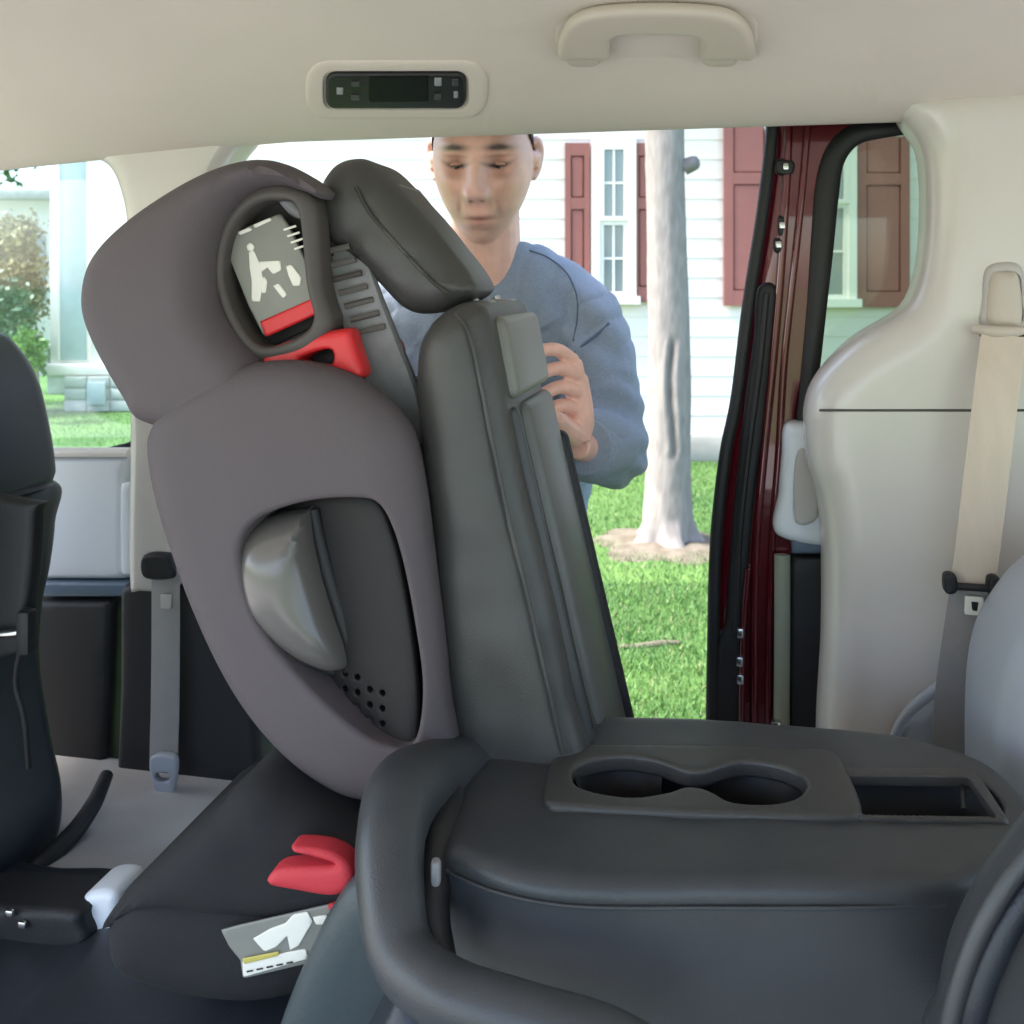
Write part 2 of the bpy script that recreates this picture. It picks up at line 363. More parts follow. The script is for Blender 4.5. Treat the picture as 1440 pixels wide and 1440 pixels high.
# =================================================================== HOUSE
HD = 7.75
def hx(px): return (px - CX) / F * HD
def hz(py): return CZ - (py - HY) / F * HD
house = thing('house', 'white clapboard house with brick red shutters behind the tree and man', 'house')
box('foundation', ((hx(256) + 9) / 2, HD + .10, .0975), (9 - hx(256), .14, .195), M['concrete'], house, bev=.004)
x0, x1 = hx(256), 9.0
box('wall', ((x0 + x1) / 2, HD + 2.6, 2.7), (x1 - x0 - .06, 5.0, 5.0), M['wtrim'], house, bev=0)
cb_me = None; ex = .157
prof = [(0, 0), (-.009, .0), (-.0105, .005), (-.004, ex + .012), (0, ex + .012)]
for i in range(32):
    z = .197 + i * ex
    if cb_me is None:
        vs = [(x, y, zz) for x in (x0, x1) for (y, zz) in prof]; n = len(prof)
        fs = [(k, k + 1, n + k + 1, n + k) for k in range(n - 1)] + [tuple(range(n))[::-1], tuple(range(n, 2 * n))]
        cb_me = mesh('clapboard', vs, fs); cb_me.materials.append(M['siding'])
    o = bpy.data.objects.new('clapboard', cb_me); SC.collection.objects.link(o); o.location = (0, HD + .10, z); o.parent = house
box('corner_board', (x0 - .03, HD + .12, 2.7), (.13, .16, 5.0), M['wtrim'], house, bev=.004)
def wdw(xa, xb, zb, zt, rows=2, cols=2):
    yy = HD + .045; f = thing('window', '', '') ; bpy.data.objects.remove(f)
    t = .065
    # frame ring as one part
    bm = bmesh.new()
    def addb(c, s):
        g = bmesh.ops.create_cube(bm, size=1)
        for v in g['verts']: v.co = Vector((c[0] + v.co.x * s[0], c[1] + v.co.y * s[1], c[2] + v.co.z * s[2]))
    addb(((xa + xb) / 2, yy, zt - t / 2), (xb - xa, .07, t)); addb(((xa + xb) / 2, yy - .015, zb + t / 2), (xb - xa + .06, .10, t))
    addb((xa + t / 2, yy, (zb + zt) / 2), (t, .07, zt - zb - 2 * t)); addb((xb - t / 2, yy, (zb + zt) / 2), (t, .07, zt - zb - 2 * t))
    me = bpy.data.meshes.new('window'); bm.to_mesh(me); bm.free(); win = obj('window', me, M['wtrim'], house)
    zm = (zb + zt) / 2
    for (za, zc, dy) in ((zb + t, zm, .02), (zm, zt - t, .0)):
        xl, xr = xa + t, xb - t; s = .035
        bm = bmesh.new()
        addb2 = lambda c, sz: [setattr(v, 'co', Vector((c[0] + v.co.x * sz[0], c[1] + v.co.y * sz[1], c[2] + v.co.z * sz[2]))) for v in bmesh.ops.create_cube(bm, size=1)['verts']]
        y2 = yy - .022 + dy
        addb2(((xl + xr) / 2, y2, zc - s / 2), (xr - xl, .03, s)); addb2(((xl + xr) / 2, y2, za + s / 2), (xr - xl, .03, s))
        addb2((xl + s / 2, y2, (za + zc) / 2), (s, .03, zc - za - 2 * s)); addb2((xr - s / 2, y2, (za + zc) / 2), (s, .03, zc - za - 2 * s))
        me = bpy.data.meshes.new('sash'); bm.to_mesh(me); bm.free(); obj('sash', me, M['wtrim'], win)
        zi, zj, xi, xj = za + s, zc - s, xl + s, xr - s
        for r in range(1, rows): zz = zi + (zj - zi) * r / rows; box('muntin', ((xi + xj) / 2, y2 + .002, zz), (xj - xi, .018, .018), M['wtrim'], win, bev=0)
        for c in range(1, cols): xx = xi + (xj - xi) * c / cols; box('muntin', (xx, y2 - .001, (zi + zj) / 2), (.018, .019, zj - zi), M['wtrim'], win, bev=0)
        for r in range(rows):
            for c in range(cols):
                box('pane', (xi + (xj - xi) * (c + .5) / cols, y2 + .012, zi + (zj - zi) * (r + .5) / rows), ((xj - xi) / cols - .004, .004, (zj - zi) / rows - .004), M['winglass'], win, bev=0)
def shutter(xa, xb, zb, zt):
    yy = HD + .055; s = .07 if xb - xa > .25 else .045; bm = bmesh.new()
    def ab(c, sz):
        for v in bmesh.ops.create_cube(bm, size=1)['verts']: v.co = Vector((c[0] + v.co.x * sz[0], c[1] + v.co.y * sz[1], c[2] + v.co.z * sz[2]))
    for xx in (xa + s / 2, xb - s / 2): ab((xx, yy, (zb + zt) / 2), (s, .045, zt - zb))
    zm = zb + (zt - zb) * .62
    for z_, hh in ((zb + .06, .12), (zm, .09), (zt - .05, .10)): ab(((xa + xb) / 2, yy + .001, z_), (xb - xa - 2 * s, .043, hh))
    me = bpy.data.meshes.new('shutter'); bm.to_mesh(me); bm.free(); o = obj('shutter', me, M['shutter'], house)
    for za, zc in ((zb + .12, zm - .045), (zm + .045, zt - .10)):
        box('panel', ((xa + xb) / 2, yy + .004, (za + zc) / 2), (xb - xa - 2 * s - .004, .03, zc - za - .004), M['shutter'], o, bev=.012, seg=1)
zb, zt = hz(430), hz(140)
wdw(hx(832), hx(895), hz(428), hz(192)); shutter(hx(795), hx(830), hz(425), hz(200)); shutter(hx(891), hx(922), hz(425), hz(200))
wdw(hx(1095), hx(1206), hz(432), zt); shutter(hx(1020), hx(1090), zb, zt); shutter(hx(1208), hx(1282), hz(432), zt)
wdw(hx(1500), hx(1610), hz(432), zt); shutter(hx(1425), hx(1496), zb, zt); shutter(hx(1614), hx(1686), zb, zt)
box('roof', ((x0 + x1) / 2, HD + 2.6, 5.35), (x1 - x0 + .8, 6.2, .25), M['concrete'], house, bev=.02)

# leaves helper
def leafcloud(name, cen, rad, n, size, cols, parent=None, label=None, cat=None, clumps=40, mat=None):
    cen = np.array(cen, float); rad = np.array(rad, float)
    d = rng.normal(size=(clumps, 3)); d /= np.linalg.norm(d, axis=1)[:, None]; cc = cen + d * rad * rng.uniform(.35, .95, (clumps, 1))
    idx = rng.integers(0, clumps, n); cr = rng.uniform(.16, .34, clumps) * rad.mean()
    p = cc[idx] + rng.normal(size=(n, 3)) * cr[idx][:, None] * .55
    p[:, 2] = np.maximum(p[:, 2], .02)
    a = rng.normal(size=(n, 3)); a /= np.linalg.norm(a, axis=1)[:, None]; b = np.cross(a, rng.normal(size=(n, 3))); b /= np.linalg.norm(b, axis=1)[:, None]
    s = size * rng.uniform(.6, 1.4, (n, 1)); v = np.stack([p - a * s, p - b * s * .5, p + a * s, p + b * s * .5], 1).reshape(-1, 3)
    tn = np.clip(rng.uniform(0, 1, clumps)[idx] * .7 + rng.uniform(0, .4, n), 0, 1)[:, None]; col = np.array(cols[0]) * (1 - tn) + np.array(cols[1]) * tn
    me = bpy.data.meshes.new(name); me.vertices.add(4 * n); me.vertices.foreach_set('co', v.ravel()); me.loops.add(4 * n); me.loops.foreach_set('vertex_index', np.arange(4 * n))
    me.polygons.add(n); me.polygons.foreach_set('loop_start', np.arange(0, 4 * n, 4)); me.update()
    ca = me.color_attributes.new('tone', 'FLOAT_COLOR', 'POINT'); ca.data.foreach_set('color', np.c_[np.repeat(col, 4, 0), np.ones(4 * n)].ravel())
    o = obj(name, me, mat or M['leaf'], parent)
    if label: tag(o, label, cat)
    return o

# =================================================================== YARD TREE
TD = 5.3
tree = thing('tree', 'pale grey tree trunk with flared base standing in the lawn behind the man', 'tree')
def trunk_mesh():
    seg = 72; ctr = lambda z: np.array([(938 - CX) / F * TD + .012 * math.sin(z * 2.0), TD])
    prof = [(-.05, .22), (.0, .19), (.03, .168), (.07, .150), (.14, .134), (.3, .123), (.6, .117), (1.0, .114), (1.4, .110), (1.8, .104), (2.3, .102), (2.9, .098), (3.5, .09), (4.2, .07)]
    zs = np.arange(-.05, 4.2, .018); rs = np.interp(zs, [p_[0] for p_ in prof], [p_[1] for p_ in prof]); vs = []; tn = []
    for z, r in zip(zs, rs):
        c = ctr(z); fl = max(0, .16 - z) / .16
        for k in range(seg):
            t = 2 * math.pi * k / seg; cx_, sy_ = math.cos(t), math.sin(t)
            n1 = noise.noise(Vector((cx_ * 2, sy_ * 2, z * 3))); n2 = noise.noise(Vector((cx_ * 6, sy_ * 6, z * 14))); n3 = noise.noise(Vector((cx_ * 22, sy_ * 22, z * 16)))
            rg = 1 - abs(noise.noise(Vector((cx_ * 5, sy_ * 5, z * 22)))) * 2
            dx = (t - 1.5 * math.pi + .10 * math.sin(z * 9)); sc = math.exp(-(dx / .13) ** 2) * (1 if .52 < z < 1.07 else math.exp(-(min(abs(z - .52), abs(z - 1.07)) / .04) ** 2))
            lip = math.exp(-((abs(dx) - .30) / .09) ** 2) * (1 if .5 < z < 1.1 else 0)
            rr = r * (1 + .05 * n1 + .012 * n2 + .010 * n3 + .015 * max(0, rg - .7) + .26 * fl * math.cos(t * 5 + 1 + n1) - .14 * sc + .05 * lip)
            vs.append((c[0] + rr * cx_, c[1] + rr * sy_, z))
            f_ = .5 + .9 * n2 + .6 * n3 + .3 * n1; a_ = np.array((.215, .188, .172)); b_ = np.array((.275, .245, .225)); q_ = a_ + (b_ - a_) * min(1, max(0, f_))
            q_ = q_ * (1 - .5 * sc) + np.array((.02, .02, .015)) * max(0, n1); tn.append(q_)
    fs = [(i * seg + k, i * seg + (k + 1) % seg, (i + 1) * seg + (k + 1) % seg, (i + 1) * seg + k) for i in range(len(zs) - 1) for k in range(seg)]
    me = mesh('trunk', vs, fs); ca = me.color_attributes.new('tone', 'FLOAT_COLOR', 'POINT'); ca.data.foreach_set('color', np.c_[np.array(tn), np.ones(len(tn))].ravel()); return me
M['barktone'] = attr_mat('mottled_grey_bark', .95, bump=.6, bscale=120)
obj('trunk', trunk_mesh(), M['barktone'], tree, smooth=180)
tx = (938 - CX) / F * TD
tube('branch_stub', [(tx + .09, TD - .02, 2.03), (tx + .14, TD - .04, 2.05), (tx + .155, TD - .05, 2.055)], [.045, .04, .03], M['darkbark'], tree)
# bark scar: a sunken strip with raised lips
sx = (927 - CX) / F * TD
for a in range(6):
    t = a * 1.05 + .3; L = random.uniform(1.1, 1.7)
    tube('limb', [(tx, TD, 3.0 + a * .18), (tx + math.cos(t) * L * .5, TD + math.sin(t) * L * .5, 3.7 + a * .15), (tx + math.cos(t) * L, TD + math.sin(t) * L, 4.3 + a * .2)], [.055, .035, .012], M['bark'], tree)
leafcloud('crown', (tx, TD, 4.9), (1.9, 1.9, 1.3), 9000, .055, [(.03, .07, .015), (.10, .17, .04)], tree, clumps=60)
# dirt mound round the trunk
seg = 40; vs = [(tx, TD, .05)]; fs = []
for r, zz in ((.2, .035), (.27, .022), (.34, .010), (.42, -.006)):
    for k in range(seg):
        t = 2 * math.pi * k / seg; q = r * (1 + .35 * noise.noise(Vector((math.cos(t) * 2, math.sin(t) * 2, r * 5))))
        vs.append((tx + q * math.cos(t), TD + q * math.sin(t) * .9, zz + .008 * noise.noise(Vector((math.cos(t) * 5, math.sin(t) * 5, r * 9)))))
for k in range(seg): fs.append((0, 1 + k, 1 + (k + 1) % seg))
for j in range(3):
    for k in range(seg): fs.append((1 + j * seg + k, 1 + (j + 1) * seg + k, 1 + (j + 1) * seg + (k + 1) % seg, 1 + j * seg + (k + 1) % seg))
obj('dirt_mound', mesh('dirt_mound', vs, fs), M['mound'], smooth=180, kind='structure')
SY = 1.38 * F / 505
s = tube('fallen_stick', [at(866, 912, 3.80), at(900, 910, 3.80), at(930, 906, 3.82), at(957, 905, 3.84)], [.014, .017, .017, .012], M['twig'], seg=8)
tag(s, 'short dry brown stick lying on the lawn in front of the tree', 'stick')

# =================================================================== VIEW THROUGH THE FRONT WINDOW
CD = 10.8
def fx(px, D=CD): return (px - CX) / F * D
def fz(py, D=CD): return CZ - (py - HY) / F * D
col = thing('porch_column', 'tall white square column with a blue grey recessed panel standing on a stone pier', 'column')
cw = fx(178) - fx(64); cxm = (fx(64) + fx(178)) / 2; cb = fz(528)
box('post', (cxm, CD + .35, (cb + 4.3) / 2), (cw, .5, 4.3 - cb), M['wtrim'], col, bev=.01)
box('recessed_panel', (fx(98), CD + .09, (cb + 4.2) / 2 + .06), (fx(118) - fx(80), .04, 4.0 - cb), M['bluegrey'], col, bev=.004)
for px in (78, 120): box('panel_moulding', (fx(px), CD + .085, (cb + 4.2) / 2 + .06), (.03, .05, 4.0 - cb), M['wtrim'], col, bev=.006)
box('column_base', (cxm, CD + .33, cb + .06), (cw + .08, .6, .12), M['wtrim'], col, bev=.01)
pier = thing('stone_pier', 'low pale stone pier with a square recess under the white column', 'pier')
pz = cb - .005
for r in range(3):
    for c in range(3):
        ww = (fx(188) - fx(90)) / 3; hh = pz / 3
        box('block', (fx(90) + ww * (c + .5), CD + .33, hh * (r + .5)), (ww - .012, .7, hh - .012), M['stone'], pier, bev=.012)
box('mortar_core', ((fx(90) + fx(188)) / 2, CD + .33, pz / 2), (fx(188) - fx(90) - .02, .67, pz - .01), M['concrete'], pier, bev=0)
box('recess_cover', (fx(137), CD - .03, pz * .52), (.2, .03, .25), M['bluegrey'], pier, bev=.006)
lan = thing('box_lantern', 'small dark square lantern with grey glass sitting on a ledge by the porch column', 'lantern')
D2 = 12.5
ledge_z = fz(521, D2)
lg = thing('stone_block', 'low pale stone block with a capping slab beside the porch column, lantern on top', 'stone block')
box('cap_slab', ((fx(42, D2) + fx(112, D2)) / 2, D2 + .3, ledge_z - .035), (fx(112, D2) - fx(42, D2), .6, .07), M['stone'], lg, bev=.008)
box('block', ((fx(70, D2) + fx(106, D2)) / 2, D2 + .3, (ledge_z - .07) / 2), (fx(106, D2) - fx(56, D2), .5, ledge_z - .07), M['stone'], lg, bev=.012)
lx = fx(82, D2); lz = ledge_z
box('glass_body', (lx, D2 + .1, lz + .15), (.24, .24, .26), M['winglass'], lan, bev=.004)
for dx in (-.13, .13):
    for dy in (-.03, .23): box('corner_post', (lx + dx, D2 + dy, lz + .15), (.03, .03, .29), M['stone'], lan, bev=.003)
box('lid', (lx, D2 + .1, lz + .31), (.36, .36, .035), M['concrete'], lan, bev=.006)
box('lantern_base', (lx, D2 + .1, lz + .011), (.34, .34, .02), M['concrete'], lan, bev=.004)
def bush(name, px, py0, py1, D, wpx, cols, label, n=2600, size=.045):
    z0, z1 = max(0, fz(py1, D)), fz(py0, D); wr = wpx / 2 / F * D
    t = thing(name, label, 'shrub'); x = fx(px, D)
    for k in range(5): tube('stem', [(x + .03 * k, D, 0), (x + random.uniform(-.5, .5) * wr, D + random.uniform(-.3, .3) * wr, (z0 + z1) / 2), (x + random.uniform(-.8, .8) * wr, D, z1 - .1)], [.025, .015, .006], M['darkbark'], t, seg=6)
    leafcloud('foliage', (x, D, (z0 + z1) / 2), (wr, wr, (z1 - z0) / 2), n, size, cols, t, clumps=45)
bush('ornamental_grass', 20, 300, 470, 11.5, 90, [(.10, .09, .035), (.24, .20, .09)], 'tall tan olive shrub left of the white column', 3500)
bush('dark_shrub', 10, 395, 560, 10.6, 110, [(.02, .055, .03), (.07, .14, .07)], 'dark green shrub below the tan one seen past the front seat', 3000)
bush('small_shrub', 44, 455, 520, 9.9, 40, [(.05, .13, .02), (.16, .30, .05)], 'small bright green shrub beside the stone block', 1500, .03)
nb = thing('neighbour_house', 'plain pale house far behind the shrubs at the left', 'house')
box('wall', (-11.5, 24, 1.6), (9, 6, 3.2), M['siding'], nb, bev=.02)
box('roof', (-11.5, 24, 3.3), (9.8, 6.8, .2), M['concrete'], nb, bev=.02)
for q in (-13.5, -10.5): box('window', (q, 20.98, 1.8), (1.1, .06, 1.3), M['winglass'], nb, bev=.01)
for i, (x, y, h, r) in enumerate([(-13, 17.5, 5.2, 2.2), (-9.2, 30, 8, 3), (-5.5, 33, 9, 3.5), (-17, 28, 9, 3.4), (-22, 34, 10, 4)]):
    lab = ['bright leafy tree hanging over the pale neighbour house', 'round green tree right behind the pale neighbour house', 'big green tree far behind the white house corner', 'tall green tree left behind the pale neighbour house', 'largest far green tree at the left edge of the yard'][i]
    t = thing('far_tree', lab, 'tree', 'trees far behind the houses')
    tube('trunk', [(x, y, 0), (x + .1, y, h * .4), (x, y, h * .75)], [.22, .16, .08], M['darkbark'], t, seg=9)
    leafcloud('crown', (x, y, h * .68), (r, r, h * .36), 3500, .16, [(.05, .12, .02), (.20, .32, .06)], t, clumps=60)

# =================================================================== MINIVAN SHELL
van = thing('minivan', 'crimson minivan interior with beige headliner, open sliding door and pale trim around the camera', 'minivan')
def drop(u): x = max(0, -.6 - u); return .05 * x + .025 * x * x
def sweep(name, prof, us, mat, th=.006, smooth=180, dropf=drop):
    P = np.array(prof); n = len(P); vs = []; fs = []
    T_ = np.gradient(P, axis=0); T_ /= np.linalg.norm(T_, axis=1)[:, None]; Nn = np.c_[-T_[:, 1], T_[:, 0]]
    Q = np.vstack([P, (P + Nn * th)[::-1]]); m = len(Q)
    for u in us:
        for v, z in Q: vs.append(U * u + V * v + Z * (z - dropf(u)))
    for i in range(len(us) - 1):
        for k in range(m): fs.append((i * m + k, i * m + (k + 1) % m, (i + 1) * m + (k + 1) % m, (i + 1) * m + k))
    fs.append(tuple(range(m))[::-1]); fs.append(tuple((len(us) - 1) * m + k for k in range(m)))
    return obj(name, mesh(name, vs, fs), mat, van, smooth=smooth)
us = np.linspace(-1.7, 2.1, 60)
hp = smooth_open([(1.335, 1.622), (1.322, 1.606), (1.30, 1.609), (1.26, 1.628), (1.20, 1.662), (1.12, 1.700), (1.0, 1.733), (.8, 1.757), (.5, 1.768), (0, 1.768), (-.25, 1.75), (-.40, 1.70), (-.45, 1.62)], 6)
hp = hp[::-1]
sweep('headliner', hp, us, M['head'], th=.012)
rp = smooth_open([(1.40, 1.645), (1.395, 1.675), (1.34, 1.74), (1.2, 1.79), (.9, 1.83), (.5, 1.845), (0, 1.845), (-.3, 1.82), (-.47, 1.75), (-.52, 1.62)], 5)[::-1]
sweep('roof_skin', rp, us, M['carred'], th=.004)
# roof rail between skin and headliner on the far side, black seal under it
sweep('door_header', [(1.338, 1.665), (1.395, 1.655)], us, M['carred'], th=.02)
# floor
obj('floor', mesh('floor', [U * a + V * b + Z * c for a, b, c in ((-1.7, -.45, .678), (2.1, -.45, .678), (2.1, 1.34, .678), (-1.7, 1.34, .678), (-1.7, -.45, .60), (2.1, -.45, .60), (2.1, 1.34, .60), (-1.7, 1.34, .60))],
     [(0, 1, 2, 3), (7, 6, 5, 4), (0, 4, 5, 1), (1, 5, 6, 2), (2, 6, 7, 3), (3, 7, 4, 0)]), M['floor'], van)
vbox('rocker_panel', .2, 1.41, .47, (3.8, .06, .34), M['carred'], van, bev=.02)

# ---- headliner furniture
def headpt(px, py):
    """where the picture ray meets the headliner surface"""
    r = ray(px, py); ts = np.linspace(.4, 1.7, 1400); best = None
    P = hp[hp[:, 0].argsort()]
    for t in ts:
        q = CAM + r * t; v = q @ V; u = q @ U; z = np.interp(v, P[:, 0], P[:, 1]) - drop(u)
        if q[2] > z: return q
    return CAM + r * 1.25
def headframe(px, py, px2=None):
    c = headpt(px, py); v0 = c @ V; P = hp[hp[:, 0].argsort()]
    dz = (np.interp(v0 + .02, P[:, 0], P[:, 1]) - np.interp(v0 - .02, P[:, 0], P[:, 1])) / .04
    ay = -(V + Z * dz); ay /= np.linalg.norm(ay); ay = ay if ay[2] > 0 else -ay
    n = np.cross(U, ay); n = n if n @ (CAM - c) > 0 else -n
    return Frame(c, U, ay, n)
hf = headframe(558, 126); hf.o = hf.o + hf.n * .001
cp = puff('climate_panel', rrect(458, 100, 656, 150, 14), hf, M['black'], van, T=.006, D=.004, R=.005, sp=.006, sharp=1)
puff('panel_bezel', rrect(430, 84, 686, 166, 32), hf, M['head'], cp, T=.0035, D=.002, R=.008, sp=.008, sharp=1, hraw='sharp',
     holes=[rrect(455, 97, 659, 153, 16)], Rh=.002)
hs = Frame(hf.o + hf.n * .0065, hf.ax, hf.ay, hf.n)
puff('screen', [(518, 108), (602, 107), (602, 143), (518, 144)], hs, M['screen'], cp, T=.0008, D=.001, R=.001, sharp=1, sp=.004)
for (x, y, w_, h_, k) in ((478, 128, 9, 9, 0), (500, 118, 12, 6, 1), (500, 137, 12, 7, 1), (616, 115, 10, 11, 0), (640, 116, 9, 9, 1), (616, 136, 10, 8, 1), (641, 133, 6, 9, 0)):
    puff('button', [(x - w_ / 2, y - h_ / 2), (x + w_ / 2, y - h_ / 2), (x + w_ / 2, y + h_ / 2), (x - w_ / 2, y + h_ / 2)], hs, M['btn' if k == 0 else 'btn2'], cp, T=.0012, D=.001, R=.0012, sharp=1, sp=.003)
gf = headframe(920, 50)
ghr = bpy.data.objects.new('grab_handle', None)
gh = puff('grab_handle', [(785, 78), (787, 52), (802, 28), (838, 14), (920, 9), (1005, 13), (1042, 26), (1058, 50), (1061, 78), (1045, 82), (1036, 80), (990, 80), (986, 60), (974, 48), (920, 46), (868, 48), (858, 60), (855, 80), (812, 80), (800, 82)],
          Frame(gf.o + gf.n * .018, gf.ax, gf.ay, gf.n), M['handle'], van, T=.008, D=.002, R=.009, sp=.006)
for x in ((820, 835), (1010, 1026)):
    puff('mount', [(x[0] - 22, 80), (x[0] - 20, 50), (x[1] + 8, 48), (x[1] + 10, 80)], Frame(gf.o + gf.n * .004, gf.ax, gf.ay, gf.n), M['handle'], gh, T=.016, D=.012, R=.008, sp=.008)
puff('recess_seat', rrect(780, 4, 1066, 84, 34), Frame(gf.o, gf.ax, gf.ay, gf.n), M['head'], gh, T=.002, D=.004, R=.012, sp=.01, sharp=1)

# ---- right-hand trim
tf = side(1.31)
trim_edge = [(1274, 178), (1292, 205), (1299, 250), (1298, 330), (1288, 395), (1266, 434), (1205, 472), (1166, 508), (1142, 542), (1133, 572)]
low_edge = [(1132, 600), (1136, 650), (1150, 700), (1157, 770), (1157, 900), (1150, 1040), (1150, 1300)]
lw = puff('quarter_trim', trim_edge + low_edge + [(1400, 1500), (2400, 1500), (2400, 60), (1900, 80), (1500, 110), (1300, 130), (1262, 150)], tf, M['trim'], van, T=.05, D=.03, R=.045, sp=.016)
tube('trim_seam', [atv(1152, 577, 1.264), atv(1178, 577, 1.2605), atv(1300, 577, 1.2595), atv(2300, 577, 1.2595)], .0016, M['foam'], lw, smooth_it=False)
# seam closing strip so that the two trims meet
q0 = atv(1150, 578, 1.268); q1 = atv(2300, 578, 1.268)
# cubby / armrest ridge low down
tube('armrest_ridge', [atv(1240, 1080, 1.25), atv(1268, 1015, 1.24), atv(1308, 975, 1.225), atv(1365, 940, 1.22), atv(1450, 920, 1.22)], [.004, .006, .007, .006, .006], M['seatlt'], lw, flat_=1.0)
puff('storage_lid', [(1258, 1080), (1272, 1022), (1312, 988), (1330, 985), (1330, 1080)], side(1.25), M['seatlt'], lw, T=.01, D=.01, R=.01, sp=.01)

# ---- sliding door, parked behind the opening
df = side(1.42)
door = puff('sliding_door', [(1088, 130), (1084, 200), (1072, 300), (1052, 430), (1036, 560), (1020, 640), (1007, 760), (1003, 900), (1001, 1040), (1001, 1300), (1800, 1300), (1800, 140), (1400, 130)], df, M['carred'], van,
            T=.025, D=.05, R=.025, sp=.014, holes=[[(1186, 212), (1208, 193), (1240, 186), (1300, 184), (1600, 186), (1600, 590), (1350, 606), (1134, 606), (1146, 500), (1160, 400), (1170, 290), (1176, 240)]], Rh=.01)
gl = puff('door_glass', [(1170, 205), (1200, 180), (1300, 172), (1620, 174), (1620, 612), (1350, 620), (1122, 620), (1134, 500), (1150, 390), (1160, 280)], side(1.45), M['glass_t'], door, T=.0, D=.004, R=.004, sp=.05)
def pxtube(name, pts, v, r, mat, parent, fl=1., seg=8): return tube(name, [atv(x, y, v) for x, y in pts], r, mat, parent, flat_=fl, seg=seg, up=-V)
pxtube('window_seal', [(1275, 180), (1240, 182), (1206, 188), (1184, 204), (1170, 230), (1163, 270), (1156, 350), (1149, 430), (1140, 520), (1131, 600)], 1.392, [.009, .012, .014, .015, .015, .016, .015, .013, .012, .011], M['rubber'], door, .5)
pxtube('edge_seal', [(1088, 140), (1084, 200), (1072, 300), (1052, 430), (1036, 560), (1020, 640), (1007, 760), (1003, 900), (1001, 1040), (1001, 1200)], 1.395, .0085, M['rubber'], door, .8)
pxtube('inner_lip', [(1138, 150), (1134, 200), (1125, 300), (1112, 420), (1102, 520), (1095, 640), (1086, 760), (1082, 900), (1080, 1050)], 1.392, .005, M['carred'], door)
pxtube('inner_fold', [(1110, 150), (1106, 250), (1098, 380), (1086, 520), (1072, 660), (1062, 800), (1060, 1050)], 1.393, .006, M['carred'], door)
puff('slide_channel', [(1066, 405), (1092, 404), (1088, 480), (1076, 600), (1062, 700), (1052, 820), (1050, 900), (1022, 900), (1024, 800), (1034, 680), (1048, 560), (1060, 470)], side(1.40), M['blackm'], door, T=.012, D=.01, R=.01, sp=.008)
pxtube('channel_rib', [(1078, 412), (1068, 520), (1052, 640), (1040, 760), (1036, 890)], 1.386, .004, M['black'], door)
puff('hinge_cover', [(1008, 900), (1044, 890), (1044, 1060), (1006, 1060)], side(1.40), M['blackm'], door, T=.012, D=.01, R=.01, sp=.01)
pxtube('red_flange', [(1052, 800), (1046, 870), (1043, 960), (1042, 1060)], 1.385, .004, M['carred'], door)
for (x, y, w_, h_) in ((1104, 235, 24, 20), (1099, 318, 10, 26), (1094, 345, 12, 18)):
    L = puff('latch', [(x - w_ / 2, y - h_ / 2), (x + w_ / 2, y - h_ / 2 + 2), (x + w_ / 2 - 2, y + h_ / 2), (x - w_ / 2 + 1, y + h_ / 2)], side(1.392), M['black'], door, T=.006, D=.006, R=.004, sp=.005)
    box('latch_bolt', atv(x + 1, y - 1, 1.382), (.008, .006, .010), M['metal'], L, VAX, bev=.002)
for (x, y) in ((1041, 890), (1040, 930), (1041, 955)): box('roller_bolt', atv(x, y, 1.38), (.010, .008, .014), M['metal'], door, VAX, bev=.003)
box('striker', atv(1091, 1020, 1.37), (.014, .012, .014), M['metal'], door, VAX, bev=.003)
dt = puff('door_inner_trim', [(1103, 598), (1130, 592), (1200, 592), (1200, 752), (1094, 752), (1095, 690), (1099, 640)], side(1.385), M['door_l'], door, T=.022, D=.03, R=.012, sp=.01)
puff('pull_recess', [(1120, 640), (1132, 632), (1140, 660), (1150, 690), (1148, 730), (1120, 735), (1116, 690)], side(1.358), M['trimlow'], dt, T=.003, D=.004, R=.004, sp=.006)
puff('lower_pocket', [(1112, 752), (1200, 752), (1200, 778), (1114, 778)], side(1.375), node_mat('slate_plastic', (.10, .14, .20), .5), door, T=.006, D=.01, R=.005, sp=.01, sharp=1)
puff('lower_door_trim', [(1112, 780), (1200, 780), (1200, 1200), (1110, 1200)], side(1.385), M['blackm'], door, T=.01, D=.02, R=.006, sp=.02, sharp=1)
pxtube('door_seal', [(1100, 780), (1100, 880), (1099, 1060)], 1.38, .0105, M['greyseal'], door, .7)

# ---- seat belt on the right
bt = bpy.data.objects.new('seat_belt', None); 
p = lambda x, y, v=1.225: atv(x, y, v)
sb = ribbon('seat_belt', [p(1411, 470, 1.232), p(1400, 560, 1.20), p(1388, 660, 1.19), p(1376, 760, 1.19), p(1368, 822, 1.195)], U, .047, .0016, M['belt'], van)
ribbon('lower_webbing', [p(1367, 824, 1.199), p(1355, 900, 1.20), p(1344, 980, 1.205), p(1338, 1070, 1.21), p(1334, 1200, 1.22)], U, .045, .0016, M['belt2'], sb)
anc = puff('belt_guide', [(1385, 378), (1412, 368), (1436, 376), (1442, 420), (1442, 462), (1380, 462), (1380, 420)], side(1.262), M['trimlow'], sb, T=.008, D=.01, R=.008, sp=.006,
     holes=[[(1392, 392), (1412, 382), (1432, 390), (1434, 420), (1434, 452), (1390, 452), (1390, 420)]])
puff('guide_insert', [(1392, 390), (1412, 382), (1432, 390), (1434, 460), (1390, 460)], side(1.256), M['handle'], sb, T=.01, D=.004, R=.014, sp=.006)
tube('guide_bar', [p(1368, 462, 1.24), p(1400, 466, 1.232), p(1446, 466, 1.24)], [.006, .007, .006], M['handle'], sb)
tube('guide_slot', [p(1378, 470, 1.236), p(1444, 470, 1.236)], .003, M['darkin'], sb, smooth_it=False)
